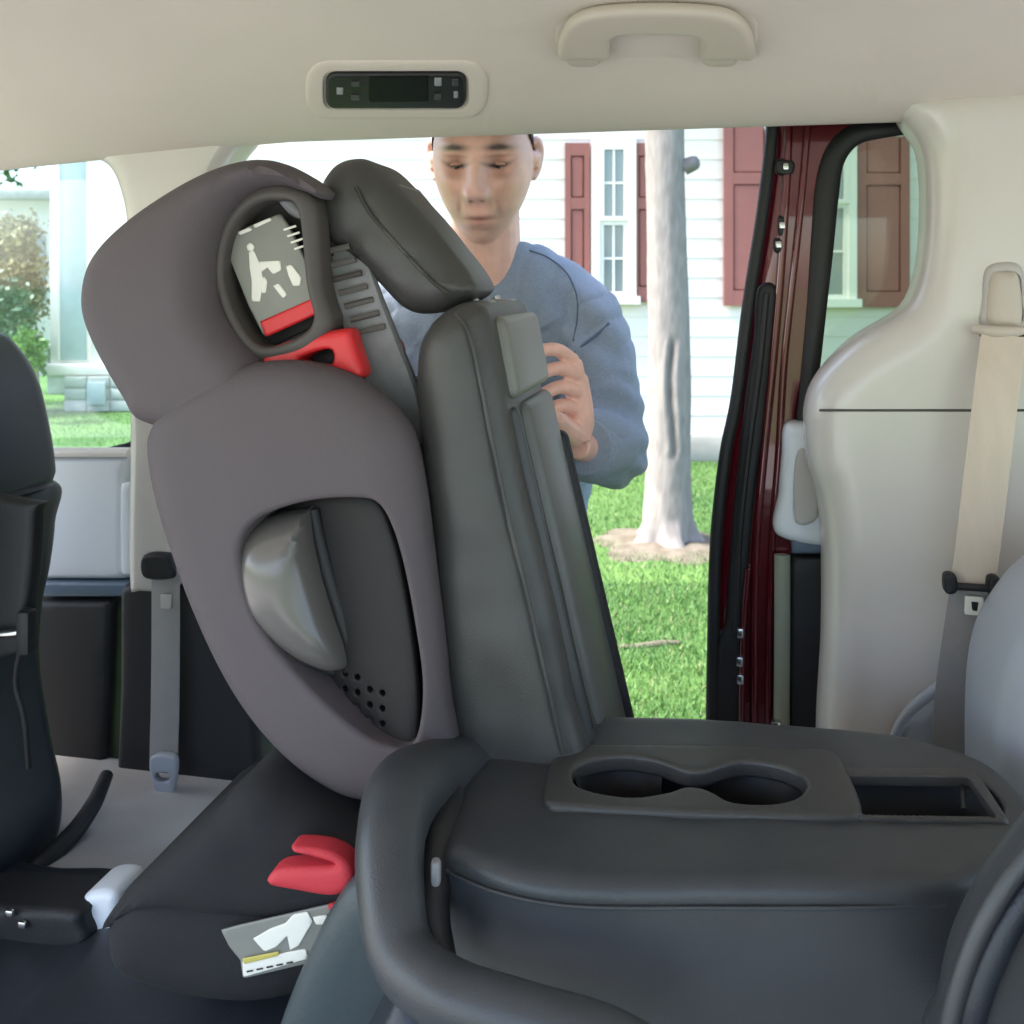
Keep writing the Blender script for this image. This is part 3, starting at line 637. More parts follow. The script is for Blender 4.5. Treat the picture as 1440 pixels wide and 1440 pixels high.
for a, b in ((1337, 822), (1399, 826)): puff('clip_end', [(a - 9, b - 14), (a + 7, b - 13), (a + 8, b + 10), (a - 8, b + 11)], side(1.18), M['blackm'], sb, T=.005, D=.008, R=.004, sp=.005)
tube('clip_bar', [p(1340, 824, 1.182), p(1398, 828, 1.182)], .0042, M['blackm'], sb, smooth_it=False)
pt = puff('belt_tag', [(1357, 838), (1384, 840), (1382, 866), (1356, 864)], side(1.186), M['white'], sb, T=.001, D=.001, R=.001, sharp=1, sp=.005)
puff('tag_print', [(1366, 846), (1376, 847), (1374, 860), (1367, 858)], side(1.184), M['darkin'], pt, T=.0005, D=.0004, R=.001, sharp=1, sp=.004)

# ---- left-hand trim: front door and B pillar
bp = puff('door_pillar_trim', [(130, 190), (250, 176), (352, 176), (346, 200), (322, 232), (292, 300), (276, 420), (268, 600), (266, 812), (262, 830), (208, 830), (190, 820), (190, 640), (190, 420), (186, 320), (176, 268), (160, 236), (134, 222), (110, 214)],
          side(1.335), M['trim'], van, T=.03, D=.03, R=.022, sp=.012)
fd = puff('front_door', [(186, 634), (180, 640), (-500, 640), (-500, 800), (-500, 812), (186, 812)], side(1.35), M['door_l'], van, T=.02, D=.05, R=.012, sp=.02, sharp=1)
puff('door_window_frame', [(188, 634), (-520, 634), (-520, 215), (-200, 195), (60, 190), (150, 196), (188, 240)], side(1.375), M['blackm'], fd, T=.006, D=.03, R=.006, sp=.02, sharp=1,
     holes=[[(182, 622), (-480, 622), (-480, 250), (-200, 222), (0, 214), (110, 208), (160, 222), (176, 262), (184, 330)]])
puff('window_glass', [(184, 634), (-520, 634), (-520, 215), (-200, 195), (60, 190), (150, 196), (184, 240)], side(1.385), M['glass_f'], fd, T=0, D=.004, R=.004, sp=.05, sharp=1)
tube('window_ledge', [atv(-500, 636, 1.335), atv(184, 636, 1.335)], .012, M['wtrim'], fd, smooth_it=False, flat_=.6)
puff('door_crease', [(172, 680), (184, 676), (184, 808), (172, 808)], side(1.33), M['door_l'], fd, T=.004, D=.003, R=.003, sharp=1, sp=.01)
puff('mid_rail', [(60, 816), (262, 818), (262, 838), (60, 838)], side(1.335), node_mat('slate_rail', (.10, .15, .21), .45), fd, T=.008, D=.03, R=.006, sharp=1, sp=.01)
puff('lower_door_card', [(-500, 838), (170, 838), (166, 960), (158, 1100), (-500, 1100)], side(1.35), M['blackm'], fd, T=.02, D=.04, R=.012, sharp=1, sp=.02)
puff('lower_pillar_trim', [(176, 820), (205, 812), (360, 812), (366, 960), (372, 1102), (170, 1102), (176, 960)], side(1.335), M['blackm'], van, T=.02, D=.03, R=.012, sp=.016, sharp=1)
# left belt
lb = ribbon('front_seat_belt', [atv(233, 800, 1.30), atv(233, 900, 1.285), atv(232, 1000, 1.28), atv(231, 1030, 1.28), atv(230, 1085, 1.28)], U, .045, .0016, M['belt2'], van)
puff('webbing_guide', [(204, 780), (238, 779), (246, 795), (246, 812), (206, 811)], side(1.30), M['blackm'], lb, T=.01, D=.02, R=.005, sp=.006)
puff('webbing_tag', [(226, 836), (241, 836), (241, 856), (226, 856)], side(1.285), M['trimlow'], lb, T=.001, D=.001, R=.001, sharp=1, sp=.005)
puff('buckle_tongue', [(213, 1064), (247, 1064), (246, 1104), (240, 1128), (224, 1128), (216, 1104)], side(1.27), M['seatlt'], lb, T=.005, D=.004, R=.005, sp=.006, holes=[[(221, 1086), (239, 1086), (238, 1096), (222, 1096)]])
ribbon('anchor_strap', [atv(233, 1126, 1.268), atv(236, 1160, 1.245), atv(237, 1190, 1.20)], U, .022, .002, M['belt2'], lb)

# =================================================================== FRONT SEAT (left edge)
fs_ = thing('front_seat', 'black leather front passenger seat back cut off by the left edge', 'car seat')
puff('backrest', [(-45, 660), (95, 668), (96, 730), (89, 790), (77, 850), (75, 930), (91, 1030), (105, 1100), (101, 1160), (75, 1205), (35, 1240), (-45, 1275), (-245, 1290), (-285, 900)], side(.86), M['navy'], fs_, T=.045, D=.26, R=.05, sp=.014, proj=side(1.16))
puff('headrest', [(-185, 660), (-205, 500), (-65, 452), (15, 462), (45, 482), (73, 528), (89, 590), (97, 640), (96, 668), (75, 676)], side(.90), M['navy'], fs_, T=.04, D=.20, R=.045, sp=.014, proj=side(1.14))
puff('back_panel', [(-120, 705), (48, 706), (52, 720), (48, 800), (38, 880), (30, 920), (-120, 920)], side(.972), M['blackm'], fs_, T=.008, D=.01, R=.01, sp=.012)
tube('pocket_edge', [atv(-40, 892, .955), atv(20, 890, .955), atv(48, 880, .958)], .005, M['metal'], fs_)
tube('seam_or_crease', [atv(30, 905, .958), atv(22, 960, .962), atv(34, 1010, .966), atv(40, 1080, .97)], .0035, M['blackm'], fs_)
box('hook', atv(38, 888, .955), (.018, .02, .05), M['blackm'], fs_, VAX, bev=.006)
puff('seat_cushion', [(-420, 1230), (-160, 1290), (-100, 1300), (-90, 1330), (-420, 1360)], side(.86), M['navy'], fs_, T=.02, D=.30, R=.03, sp=.02, proj=side(1.18))
cb_ = tube('seat_cable', [atv(150, 1090, 1.22), atv(132, 1130, 1.17), atv(100, 1175, 1.12), atv(50, 1220, 1.07), atv(-10, 1255, 1.03), atv(-90, 1290, 1.0)], [.009, .011, .012, .012, .012, .012], M['rubber'])
tag(cb_, 'thick black cable curving over the grey floor beside the front seat', 'cable')
cb_.parent = None
rl = thing('seat_rail', 'black slotted seat rail on the grey floor at the lower left', 'rail')
puff('rail_body', [(-80, 1272), (60, 1270), (116, 1276), (120, 1290), (112, 1330), (-80, 1332)], side(.93), M['blackm'], rl, T=.012, D=.05, R=.01, sp=.01)
for x, y in ((14, 1284), (32, 1300)): box('rail_bolt', atv(x, y, .915), (.010, .006, .008), M['metal'], rl, VAX, bev=.002)
puff('end_cap', [(122, 1256), (166, 1250), (168, 1290), (164, 1318), (124, 1318)], side(.95), M['door_l'], rl, T=.01, D=.04, R=.01, sp=.008)

# =================================================================== SECOND ROW SEAT (tilted), behind the child seat
ps = thing('tilted_seat', 'dark olive grey vinyl second row seat tipped forward behind the child seat', 'car seat')
VS = .87
so_ = [(589, 540), (592, 490), (604, 460), (630, 436), (660, 424), (684, 432), (691, 452), (708, 540), (736, 680), (778, 850), (806, 985), (840, 1120), (760, 1160), (660, 1120), (636, 1030), (622, 940), (612, 820), (603, 700), (594, 610)]
puff('backrest', so_, side(VS), M['leather'], ps, T=.03, D=.17, R=.035, sp=.011, curve=wob(.004, 11, 2))
# plastic back panel: a slab following the rear edge, between the two sides
def rear_slab(name, pa, pb, v0, v1, off0, off1, mat, parent, bev=.008):
    a = np.array(atv(*pa, VS)); b = np.array(atv(*pb, VS)); t = (b - a); L = np.linalg.norm(t); t /= L
    n = np.cross(t, V); n = n if n @ U > 0 else -n
    c = (a + b) / 2; c = c - V * (c @ V) + V * (v0 + v1) / 2 + n * (off0 + off1) / 2
    return box(name, c, (L, v1 - v0, off1 - off0), mat, parent, (t, V, n), bev=bev, seg=4)
rear_slab('upper_back_panel', (690, 446), (712, 566), .888, 1.060, -.012, .009, M['panelback'], ps, .012)
rear_slab('lower_back_panel', (714, 574), (852, 1180), .922, 1.060, -.020, .008, M['panelback_shade'], ps, .012)
rear_slab('side_rail', (714, 576), (852, 1180), .880, .896, -.020, .006, M['leather2'], ps, .006)
rear_slab('inner_rail', (716, 580), (854, 1180), .902, .914, -.020, .002, M['blackm'], ps, .005)
rear_slab('outer_rail', (732, 650), (854, 1180), 1.052, 1.078, -.02, .012, M['blackm'], ps, .01)
tube('piping', [atv(x, y, VS - .0295) for x, y in ((640, 440), (660, 470), (680, 560), (706, 690), (744, 850), (776, 990), (792, 1060))], .0022, M['leather'], ps, seg=6)
hr = puff('headrest', [(452, 300), (456, 262), (472, 236), (496, 224), (520, 226), (548, 248), (600, 304), (640, 354), (668, 392), (672, 410), (655, 424), (625, 438), (590, 441), (566, 430), (535, 398), (500, 368), (468, 340)], side(.90), M['leather'], ps, T=.03, D=.065, R=.034, sp=.008, curve=wob(.0045, 22, 4))
tube('headrest_seam', [atv(x, y, .868) for x, y in ((500, 262), (520, 300), (560, 345), (604, 392), (628, 412))], .0018, M['leather'], hr, seg=6)
a, b = atv(540, 240, .90), atv(672, 402, .90); t = (b - a) / np.linalg.norm(b - a); n = np.cross(t, V); n = n if n @ U > 0 else -n
box('headrest_back', (a + b) / 2 + V * .040 - n * .006, (np.linalg.norm(b - a) * .84, .080, .016), M['panelback'], hr, (t, V, n), bev=.011, seg=4)
for v_ in (.93, 1.03):
    tube('headrest_post', [atv(652, 420, .90) + V * (v_ - .90), atv(668, 455, .90) + V * (v_ - .90)], .006, M['metal'], ps, smooth_it=False)
    box('post_collar', atv(664, 432, .90) + V * (v_ - .90), (.03, .03, .012), M['seatlt'], ps, VAX, bev=.004)
puff('cushion', [(-200, 1345), (60, 1345), (120, 1340), (200, 1345), (470, 1320), (540, 1290), (640, 1280), (700, 1300), (720, 1500), (560, 1640), (-200, 1640)], side(.74), M['navy'], ps, T=.04, D=.30, R=.05, sp=.016, proj=side(.90), curve=wob(.010, 12, 6))
puff('tilt_bracket', [(395, 1440), (430, 1350), (470, 1270), (505, 1230), (560, 1240), (600, 1500), (380, 1520)], side(.74), node_mat('slate_cover', (.035, .050, .056), .5, bump=.2), ps, T=.02, D=.03, R=.03, sp=.014)

# =================================================================== CHILD SEAT
cs = thing('child_seat', 'mauve grey high back child booster seat with red guides tipped forward', 'child seat')
VB = .84
wing_out = [(119, 428), (124, 385), (142, 350), (178, 315), (230, 278), (290, 244), (345, 226), (385, 226), (425, 244), (456, 268), (452, 280), (424, 268), (388, 260), (350, 272), (322, 304), (307, 345), (303, 390), (309, 430), (328, 466), (356, 498), (372, 530), (350, 580), (290, 606), (206, 594), (180, 560), (150, 510), (128, 465)]
wing_hole = [(303, 390), (306, 345), (320, 305), (350, 275), (385, 262), (418, 268), (440, 290), (446, 340), (452, 400), (462, 452), (440, 486), (400, 500), (362, 500), (330, 465), (310, 430)]
cv = lambda k, u0, z0: (lambda u, z: -k * ((u - u0) ** 2 + .5 * (z - z0) ** 2))
uc, zc_ = side(VB).p2(300, 420)
puff('head_wing', wing_out, side(VB), M['wing'], cs, T=.035, D=.012, R=.028, sp=.009, curve=cv(.5, uc, zc_))
pxt0 = lambda name, pts, v, r, mat, par: tube(name, [atv(x, y, v) for x, y in pts], r, mat, par, up=-V, seg=6)
# inner ring and pocket of the head wing
puff('inner_ring', [(300, 395), (303, 340), (318, 300), (350, 268), (388, 256), (424, 264), (446, 288), (456, 400), (470, 455), (444, 492), (400, 508), (360, 508), (326, 470)], side(VB + .012), M['foam'], cs, T=.012, D=.02, R=.014, sp=.008,
     holes=[[(322, 400), (324, 350), (340, 312), (366, 288), (396, 282), (424, 296), (436, 400), (446, 450), (420, 476), (372, 486), (340, 450)]], Rh=.006)
puff('wing_pocket', [(300, 395), (303, 340), (318, 300), (350, 268), (388, 256), (424, 264), (446, 288), (456, 400), (470, 455), (444, 492), (400, 508), (360, 508), (326, 470)], side(VB + .036), M['darkin'], cs, T=.002, D=.01, R=.01, sp=.012)
lab = puff('warning_label', [(316, 338), (350, 318), (394, 300), (408, 320), (440, 385), (455, 412), (458, 432), (372, 474), (350, 430), (325, 368)], side(VB + .018), M['label'], cs, T=.002, D=.002, R=.002, sharp=1, sp=.008)
L2 = side(VB + .0155)
puff('red_bar', [(366, 452), (452, 414), (459, 436), (374, 474)], L2, M['red'], lab, T=.003, D=.001, R=.003, sharp=1, sp=.005)
for k_ in range(4):
    puff('text_line', [(398 + k_ * 5, 322 + k_ * 9), (416 + k_ * 5, 316 + k_ * 9), (417 + k_ * 5, 319 + k_ * 9), (399 + k_ * 5, 325 + k_ * 9)], L2, M['white'], lab, T=.0005, D=.0005, R=.0006, sharp=1, sp=.004)
for pg in ([(346, 346), (352, 340), (358, 346), (356, 353), (349, 353)], [(384, 402), (392, 398), (404, 414), (398, 420)], [(366, 394), (372, 388), (376, 396), (374, 412), (368, 412)], [(350, 354), (357, 352), (366, 372), (370, 392), (366, 424), (354, 424), (354, 396), (351, 376)], [(364, 368), (394, 366), (396, 380), (384, 386), (376, 376), (366, 384)], [(402, 374), (410, 372), (424, 390), (422, 402), (412, 402), (406, 388)], [(334, 326), (352, 319), (354, 324), (337, 331)], [(356, 316), (380, 306), (382, 310), (358, 321)]):
    puff('pictogram', pg, L2, M['white'], lab, T=.0008, D=.0006, R=.0012, sharp=1, sp=.004)
# bits in the gap right of the label
pxt = lambda name, pts, v, r, mat, par=cs, fl=1.: tube(name, [atv(x, y, v) for x, y in pts], r, mat, par, flat_=fl, up=-V)
pxt('head_frame', [(400, 262), (440, 284), (462, 330), (480, 400), (500, 470)], VB + .06, [.012, .014, .016, .016, .014], M['blackm'])
pxt('adjuster_bar', [(392, 270), (412, 292), (425, 300), (448, 303)], VB + .03, [.006, .007, .006, .005], M['pad'])
pxt('adjuster_clip', [(430, 270), (452, 272), (464, 276)], VB + .05, [.005, .008, .006], M['pad'])
puff('head_back_shell', [(430, 268), (470, 300), (500, 350), (520, 430), (560, 520), (590, 600), (500, 640), (440, 560), (430, 420)], side(VB + .09), M['darkin'], cs, T=.01, D=.02, R=.02, sp=.014)
# red belt guides
puff('red_guide', [(372, 496), (400, 482), (440, 470), (484, 462), (496, 464), (504, 490), (514, 520), (510, 532), (488, 530), (462, 520), (420, 528), (380, 530)], side(VB + .012), M['red'], cs, T=.010, D=.012, R=.008, sp=.006,
     holes=[[(424, 506), (446, 494), (468, 490), (474, 498), (470, 512), (440, 512)]], Rh=.004)
puff('guide_gap', [(362, 500), (458, 452), (470, 462), (486, 520), (376, 540)], side(VB + .034), M['rubber'], cs, T=.002, D=.004, R=.004, sp=.012)
# mesh pad / strap
ribbon('shoulder_pad', [atv(466, 325, .90), atv(486, 372, .89), atv(508, 430, .885), atv(534, 495, .89), atv(556, 550, .90), atv(572, 620, .92)], U, .046, .014, M['pad'], cs)
for k_ in range(7):
    a_ = k_ / 8; x_, y_ = 474 + 66 * a_, 350 + 150 * a_; tube('pad_stitch', [atv(x_ - 22, y_ + 6, .874), atv(x_ + 18, y_ - 4, .878)], .0032, M['foam'], cs, smooth_it=False, seg=6)
puff('strap_button', [(548, 476), (560, 478), (566, 496), (560, 510), (550, 500)], side(.95), M['redw'], cs, T=.006, D=.01, R=.006, sp=.006)
# lower shell
sh_out = [(204, 630), (210, 600), (236, 566), (276, 538), (330, 516), (385, 508), (440, 512), (495, 532), (540, 566), (574, 612), (592, 690), (606, 800), (618, 900), (628, 1000), (640, 1080), (610, 1112), (560, 1128), (515, 1128), (468, 1112), (410, 1070), (356, 1010), (312, 940), (270, 850), (236, 760), (214, 690)]
sh_hole = [(338, 800), (338, 762), (356, 734), (392, 716), (440, 704), (495, 701), (528, 708), (548, 742), (564, 800), (578, 880), (588, 960), (586, 1020), (574, 1054), (545, 1054), (505, 1034), (455, 990), (400, 930), (358, 868)]
uc2, zc2 = side(VB - .02).p2(430, 800)
puff('side_shell', sh_out, side(VB - .02), M['wing'], cs, T=.026, D=.012, R=.034, sp=.009, holes=[sh_hole], Rh=.006, hproj=side(VB - .044), curve=cv(.32, uc2, zc2))
vents = []
for x, y in [(x_, y_) for x_ in (474, 493, 512, 531, 550) for y_ in range(936 + (x_ % 3) * 3, 1040, 21) if y_ < 955 + (x_ - 474) * .95 and y_ > 930 + (x_ - 474) * .25]:
    vents.append([(x + 4.2 * math.cos(k * math.pi / 4), y + 4.2 * math.sin(k * math.pi / 4)) for k in range(8)])
ox = [(330, 800), (330, 755), (352, 724), (392, 704), (440, 694), (500, 690), (540, 700), (562, 742), (578, 800), (592, 880), (600, 960), (598, 1030), (582, 1066), (540, 1066), (498, 1044), (445, 998), (390, 936), (350, 870)]
puff('inner_panel', ox, side(VB + .004), M['darkin'], cs, T=.006, D=.006, R=.02, sp=.012, holes=vents, Rh=.002, curve=lambda u, z: .25 * (u - uc2) )
puff('inner_backing', ox, side(VB + .05), M['rubber'], cs, T=.002, D=.006, R=.02, sp=.03)
kn = puff('armrest_knob', [(339, 800), (338, 768), (352, 738), (388, 722), (432, 714), (440, 716), (446, 760), (458, 810), (474, 862), (488, 905), (492, 934), (470, 940), (430, 924), (392, 896), (362, 862), (348, 836)], side(VB - .004), M['knob'], cs, T=.046, D=.01, R=.03, sp=.006, dome=True)
pxt('knob_rim', [(441, 716), (450, 760), (463, 810), (480, 866), (494, 912), (496, 936)], VB - .004, [.006, .007, .008, .008, .007, .005], M['blackm'], cs)
pxt('knob_under_rim', [(350, 846), (380, 892), (420, 924), (462, 944), (494, 940)], VB - .002, [.003, .005, .006, .006, .004], M['darkin'], cs)
# far side wing and back, the other half of the seat
puff('far_side_shell', [(x + 12, y) for x, y in sh_out], side(VB + .33), M['wing'], cs, T=.02, D=.012, R=.04, sp=.03, curve=None)
puff('back_cushion', [(300, 620), (420, 560), (520, 560), (580, 640), (606, 860), (628, 1040), (560, 1090), (470, 1060), (380, 900), (320, 760)], side(VB + .10), M['fabric'], cs, T=.02, D=.20, R=.03, sp=.02)
# cushion + base
puff('seat_cover', [(196, 1256), (200, 1236), (232, 1200), (284, 1154), (338, 1106), (372, 1066), (420, 1058), (520, 1120), (560, 1140), (560, 1220), (500, 1240), (380, 1236), (260, 1230)], side(VB - .045), M['fabric'], cs, T=.03, D=.13, R=.03, sp=.009, proj=side(VB), curve=wob(.004, 12, 3))
puff('booster_base', [(166, 1300), (172, 1262), (196, 1232), (240, 1216), (320, 1212), (420, 1214), (520, 1206), (560, 1250), (520, 1340), (460, 1372), (380, 1390), (300, 1386), (220, 1366), (180, 1340)], side(VB - .03), M['fabric'], cs, T=.045, D=.20, R=.045, sp=.010, curve=wob(.0015, 9, 8))
puff('red_hook', [(378, 1240), (392, 1220), (440, 1216), (474, 1214), (446, 1204), (414, 1196), (414, 1188), (458, 1192), (488, 1208), (498, 1232), (490, 1250), (466, 1257), (420, 1250)], side(VB - .092), M['redw'], cs, T=.006, D=.014, R=.008, sp=.005)
bl = puff('instruction_label', [(311, 1308), (332, 1302), (470, 1270), (484, 1272), (486, 1300), (462, 1330), (444, 1352), (342, 1376), (338, 1350), (322, 1330)], side(VB - .080), M['label'], cs, T=.001, D=.001, R=.002, sharp=1, sp=.008)
B2 = side(VB - .082)
for pg, mm in (([(356, 1320), (380, 1306), (402, 1298), (412, 1286), (432, 1282), (440, 1296), (434, 1306), (420, 1330), (408, 1336), (404, 1316), (388, 1332), (372, 1338)], 'white'), ([(440, 1290), (460, 1286), (460, 1300), (444, 1300)], 'white'),
               ([(341, 1352), (430, 1334), (433, 1348), (342, 1374)], 'white'), ([(341, 1348), (392, 1338), (392, 1344), (342, 1356)], 'yellow')):
    puff('label_print', pg, B2 if mm == 'white' else side(VB - .0835), M[mm], bl, T=.0006, D=.0006, R=.001, sharp=1, sp=.005)
for k_ in range(5): puff('text_line', [(346 + k_ * 14, 1366 - k_ * 3), (356 + k_ * 14, 1364 - k_ * 3), (356 + k_ * 14, 1366 - k_ * 3), (346 + k_ * 14, 1368 - k_ * 3)], side(VB - .0838), M['darkin'], bl, T=.0004, D=.0004, R=.0005, sharp=1, sp=.004)
puff('red_release', [(462, 1272), (476, 1268), (474, 1278), (462, 1279)], B2, M['redw'], bl, T=.003, D=.001, R=.003, sp=.004)

# =================================================================== FOLDED CENTRE SEAT with cup holders
fc = thing('folded_centre_seat', 'charcoal centre seat back folded flat with two cup holders and a square tray', 'car seat')
ZT = .985
tf2 = flat(ZT - .013)
top = [(622, 1210), (628, 1160), (644, 1112), (672, 1068), (715, 1036), (770, 1019), (860, 1020), (1000, 1024), (1160, 1036), (1250, 1046), (1340, 1068), (1400, 1096), (1450, 1140), (1475, 1180), (1440, 1215), (1380, 1250), (1320, 1268), (1200, 1268), (1000, 1268), (850, 1268), (770, 1262), (700, 1246), (650, 1226)]
TT = flat(ZT)
to_z = lambda pts: [tf2.p2(*q) for q in pts]
def cast(pts, z): 
    return [tuple(atz(x, y, z)[:2]) for x, y in pts]
cups = [(805, 1092), (812, 1076), (840, 1066), (880, 1062), (922, 1068), (950, 1078), (970, 1084), (992, 1083), (1014, 1076), (1042, 1070), (1085, 1074), (1120, 1086), (1134, 1104), (1118, 1122), (1080, 1130), (1030, 1127), (1004, 1114), (984, 1107), (962, 1106), (940, 1113), (895, 1120), (850, 1116), (815, 1106)]
tray = [(1192, 1090), (1362, 1092), (1402, 1148), (1210, 1144)]
traymid = [(1170, 1054), (1172, 1142)]
hole_big = [(788, 1094), (796, 1072), (830, 1056), (880, 1053), (1085, 1060), (1130, 1076), (1148, 1104), (1130, 1134), (1080, 1142), (900, 1132), (820, 1122)]
main = puff('folded_back', cast(top, ZT - .013), tf2, M['leather2'], fc, T=.013, D=.30, R=.015, sp=.010, curve=wob(.0016, 14, 1), holes=[cast(hole_big, ZT), cast(tray, ZT)], Rh=.004, raw=True)
pl = puff('cup_holder_plate', cast([(764, 1128), (768, 1095), (784, 1060), (800, 1053), (900, 1053), (1000, 1054), (1100, 1057), (1160, 1060), (1182, 1070), (1200, 1105), (1212, 1140), (1206, 1152), (1180, 1154), (1100, 1153), (1000, 1150), (900, 1146), (790, 1140), (770, 1136)], ZT + .0005), flat(ZT + .0005), M['leather'], fc, T=.005, D=.006, R=.006, sp=.008, holes=[cast(cups, ZT + .005)], Rh=.004, raw=True)
for (x, y) in ((882, 1092), (1065, 1100)):
    c = atz(x, y, ZT); rr = .040
    tube('cup_well', [(c[0], c[1], ZT - .058), (c[0], c[1], ZT - .052)], rr, M['rubber'], fc, seg=32, smooth_it=False)
    vs = []; fs2 = []; sg = 32
    for j, (r_, z_) in enumerate(((rr + .004, ZT - .002), (rr, ZT - .006), (rr - .004, ZT - .055))):
        for k in range(sg): vs.append((c[0] + r_ * math.cos(2 * math.pi * k / sg), c[1] + r_ * math.sin(2 * math.pi * k / sg), z_))
    # only the outer arc of each well; the throat between the wells stays open
    for j in range(2):
        for k in range(sg):
            ang = 2 * math.pi * (k + .5) / sg; tow = math.cos(ang) * (1 if x < 950 else -1)
            if tow < .82: fs2.append((j * sg + k, j * sg + (k + 1) % sg, (j + 1) * sg + (k + 1) % sg, (j + 1) * sg + k))
    obj('cup_wall', mesh('cup_wall', vs, fs2), M['black'], fc, smooth=60)
c = atz(975, 1095, ZT); box('tray_floor', (c[0] + .02, c[1], ZT - .063), (.34, .13, .006), M['rubber'], fc, bev=0)
q = [atz(*t_, ZT) for t_ in tray]; mid = sum(q) / 4
box('tray_bin', (mid[0], mid[1], ZT - .050), (.19, .10, .006), M['rubber'], fc, bev=0)
vs = []; 
puff('tray_rim', cast([(1180, 1082), (1372, 1084), (1420, 1158), (1198, 1152)], ZT + .0004), flat(ZT + .0004), M['leather'], fc, T=.003, D=.004, R=.004, sp=.008, sharp=1, holes=[cast(tray, ZT + .003)], hraw='sharp', Rh=.002, raw=True)
tube('tray_divider', [atz(1352, 1096, ZT - .006), atz(1356, 1140, ZT - .006)], .0025, M['black'], fc, smooth_it=False)
# front skirt panel with stitched corner
Pn = np.array(cast([(623, 1216), (650, 1230), (700, 1249), (770, 1264), (850, 1270), (1000, 1270), (1200, 1270), (1330, 1266)], ZT - .013))
tube('edge_piping', [(x, y - .0005, ZT - .016) for x, y in Pn], .0014, M['leather2'], fc, seg=8)
a = atz(706, 1250, ZT - .028); tube('corner_seam', [(a[0], a[1] - .002, ZT - .03), (a[0] + .002, a[1] - .002, ZT - .10), (a[0] + .004, a[1] + .0, ZT - .17)], .0026, M['leather2'], fc, seg=6)
# padded hinge arm curling round the left end
tube('hinge_bolster', [at(690, 1052, .90), at(640, 1084, .86), at(575, 1112, .78), at(551, 1170, .73), at(550, 1260, .69), at(568, 1345, .66), at(630, 1398, .63), at(735, 1432, .61), at(860, 1468, .60), at(1000, 1540, .60)],
     [.026, .029, .031, .026, .0235, .022, .021, .020, .019, .016], M['leather2'], fc, seg=24, n=10)
tube('hinge_gap_shade', [at(640, 1120, .80), at(616, 1180, .75), at(606, 1280, .71), at(620, 1360, .69)], [.010, .013, .014, .012], M['rubber'], fc)  # solid dark strip standing in for the shade inside the gap
box('hinge_pin', at(613, 1226, .700), (.007, .010, .018), M['pad'], fc, bev=.003)
puff('under_cushion', [(560, 1400), (700, 1440), (1340, 1450), (1400, 1750), (520, 1750)], front(.72), M['navy'], fc, T=.02, D=.30, R=.03, sp=.03)

# =================================================================== near seat at the lower right, third row seat at the right edge
ns = thing('near_seat', 'dark grey padded seat bolster with piping cutting across the lower right corner', 'car seat')
puff('bolster', [(1340, 1515), (1344, 1435), (1362, 1355), (1394, 1285), (1434, 1225), (1482, 1165), (1562, 1095), (1822, 1075), (1922, 1535), (1622, 1635)], front(.50), M['leather2'], ns, T=.03, D=.12, R=.04, sp=.014, proj=front(.60))
tube('bolster_piping', [at(1328, 1495, .575), at(1338, 1425, .575), at(1366, 1335, .575), at(1404, 1260, .575), at(1452, 1195, .575), at(1502, 1140, .575)], .006, M['leather2'], ns)
tube('bolster_roll', [at(1352, 1505, .585), at(1362, 1425, .58), at(1390, 1345, .58), at(1428, 1275, .58), at(1482, 1210, .58)], [.010, .012, .012, .010, .008], M['navy'], ns)
ts = thing('third_row_seat', 'pale grey vinyl third row seat with rounded shoulder at the right edge', 'car seat')
puff('backrest', [(1394, 1135), (1394, 1055), (1398, 985), (1412, 925), (1440, 875), (1480, 830), (1550, 795), (1830, 775), (1930, 1215), (1530, 1315), (1400, 1275)], side(1.02), M['seatlt'], ts, T=.05, D=.10, R=.055, sp=.014)

# =================================================================== MAN
man = thing('person', 'man in a heather blue pullover leaning in at the open door', 'person')
def loft(rings, seg=28):
    """rings: (centre, rx, ry, ax, ay) -> closed solid"""
    vs, fs = [], []
    for c, rx, ry, ax, ay in rings:
        c = np.array(c, float)
        for k in range(seg):
            t = 2 * math.pi * k / seg; vs.append(c + np.array(ax) * rx * math.cos(t) + np.array(ay) * ry * math.sin(t))
    n = len(rings)
    for i in range(n - 1):
        for k in range(seg): fs.append((i * seg + k, i * seg + (k + 1) % seg, (i + 1) * seg + (k + 1) % seg, (i + 1) * seg + k))
    fs.append(tuple(range(seg))[::-1]); fs.append(tuple((n - 1) * seg + k for k in range(seg))); return vs, fs
def join(parts):
    V_, F_ = [], []
    for v, f in parts:
        k = len(V_); V_ += list(v); F_ += [tuple(k + i for i in q) for q in f]
    return V_, F_
def remesh(name, parts, vox, smooth_it=3):
    v, f = join(parts); me = mesh(name + '_src', v, f)
    bm = bmesh.new(); bm.from_mesh(me); bmesh.ops.recalc_face_normals(bm, faces=bm.faces[:]); bm.to_mesh(me); bm.free()
    o = bpy.data.objects.new('tmp', me); SC.collection.objects.link(o)
    m = o.modifiers.new('r', 'REMESH'); m.mode = 'VOXEL'; m.voxel_size = vox
    if smooth_it: s = o.modifiers.new('s', 'SMOOTH'); s.factor = .5; s.iterations = smooth_it
    dg = bpy.context.evaluated_depsgraph_get(); r = bpy.data.meshes.new_from_object(o.evaluated_get(dg)); bpy.data.objects.remove(o)
    r.name = name; return r
X1, Y1, Z1 = (1, 0, 0), (0, 1, 0), (0, 0, 1)
def limb(pts, rad, seg=20, n=6): return tube('x', pts, rad, None, seg=seg, n=n, build=False)
hc = np.array(at(677, 223, 1.40)) ; EY = hc[2]; HCX = hc[0]; HCY = 1.48     # eye line height, head centre
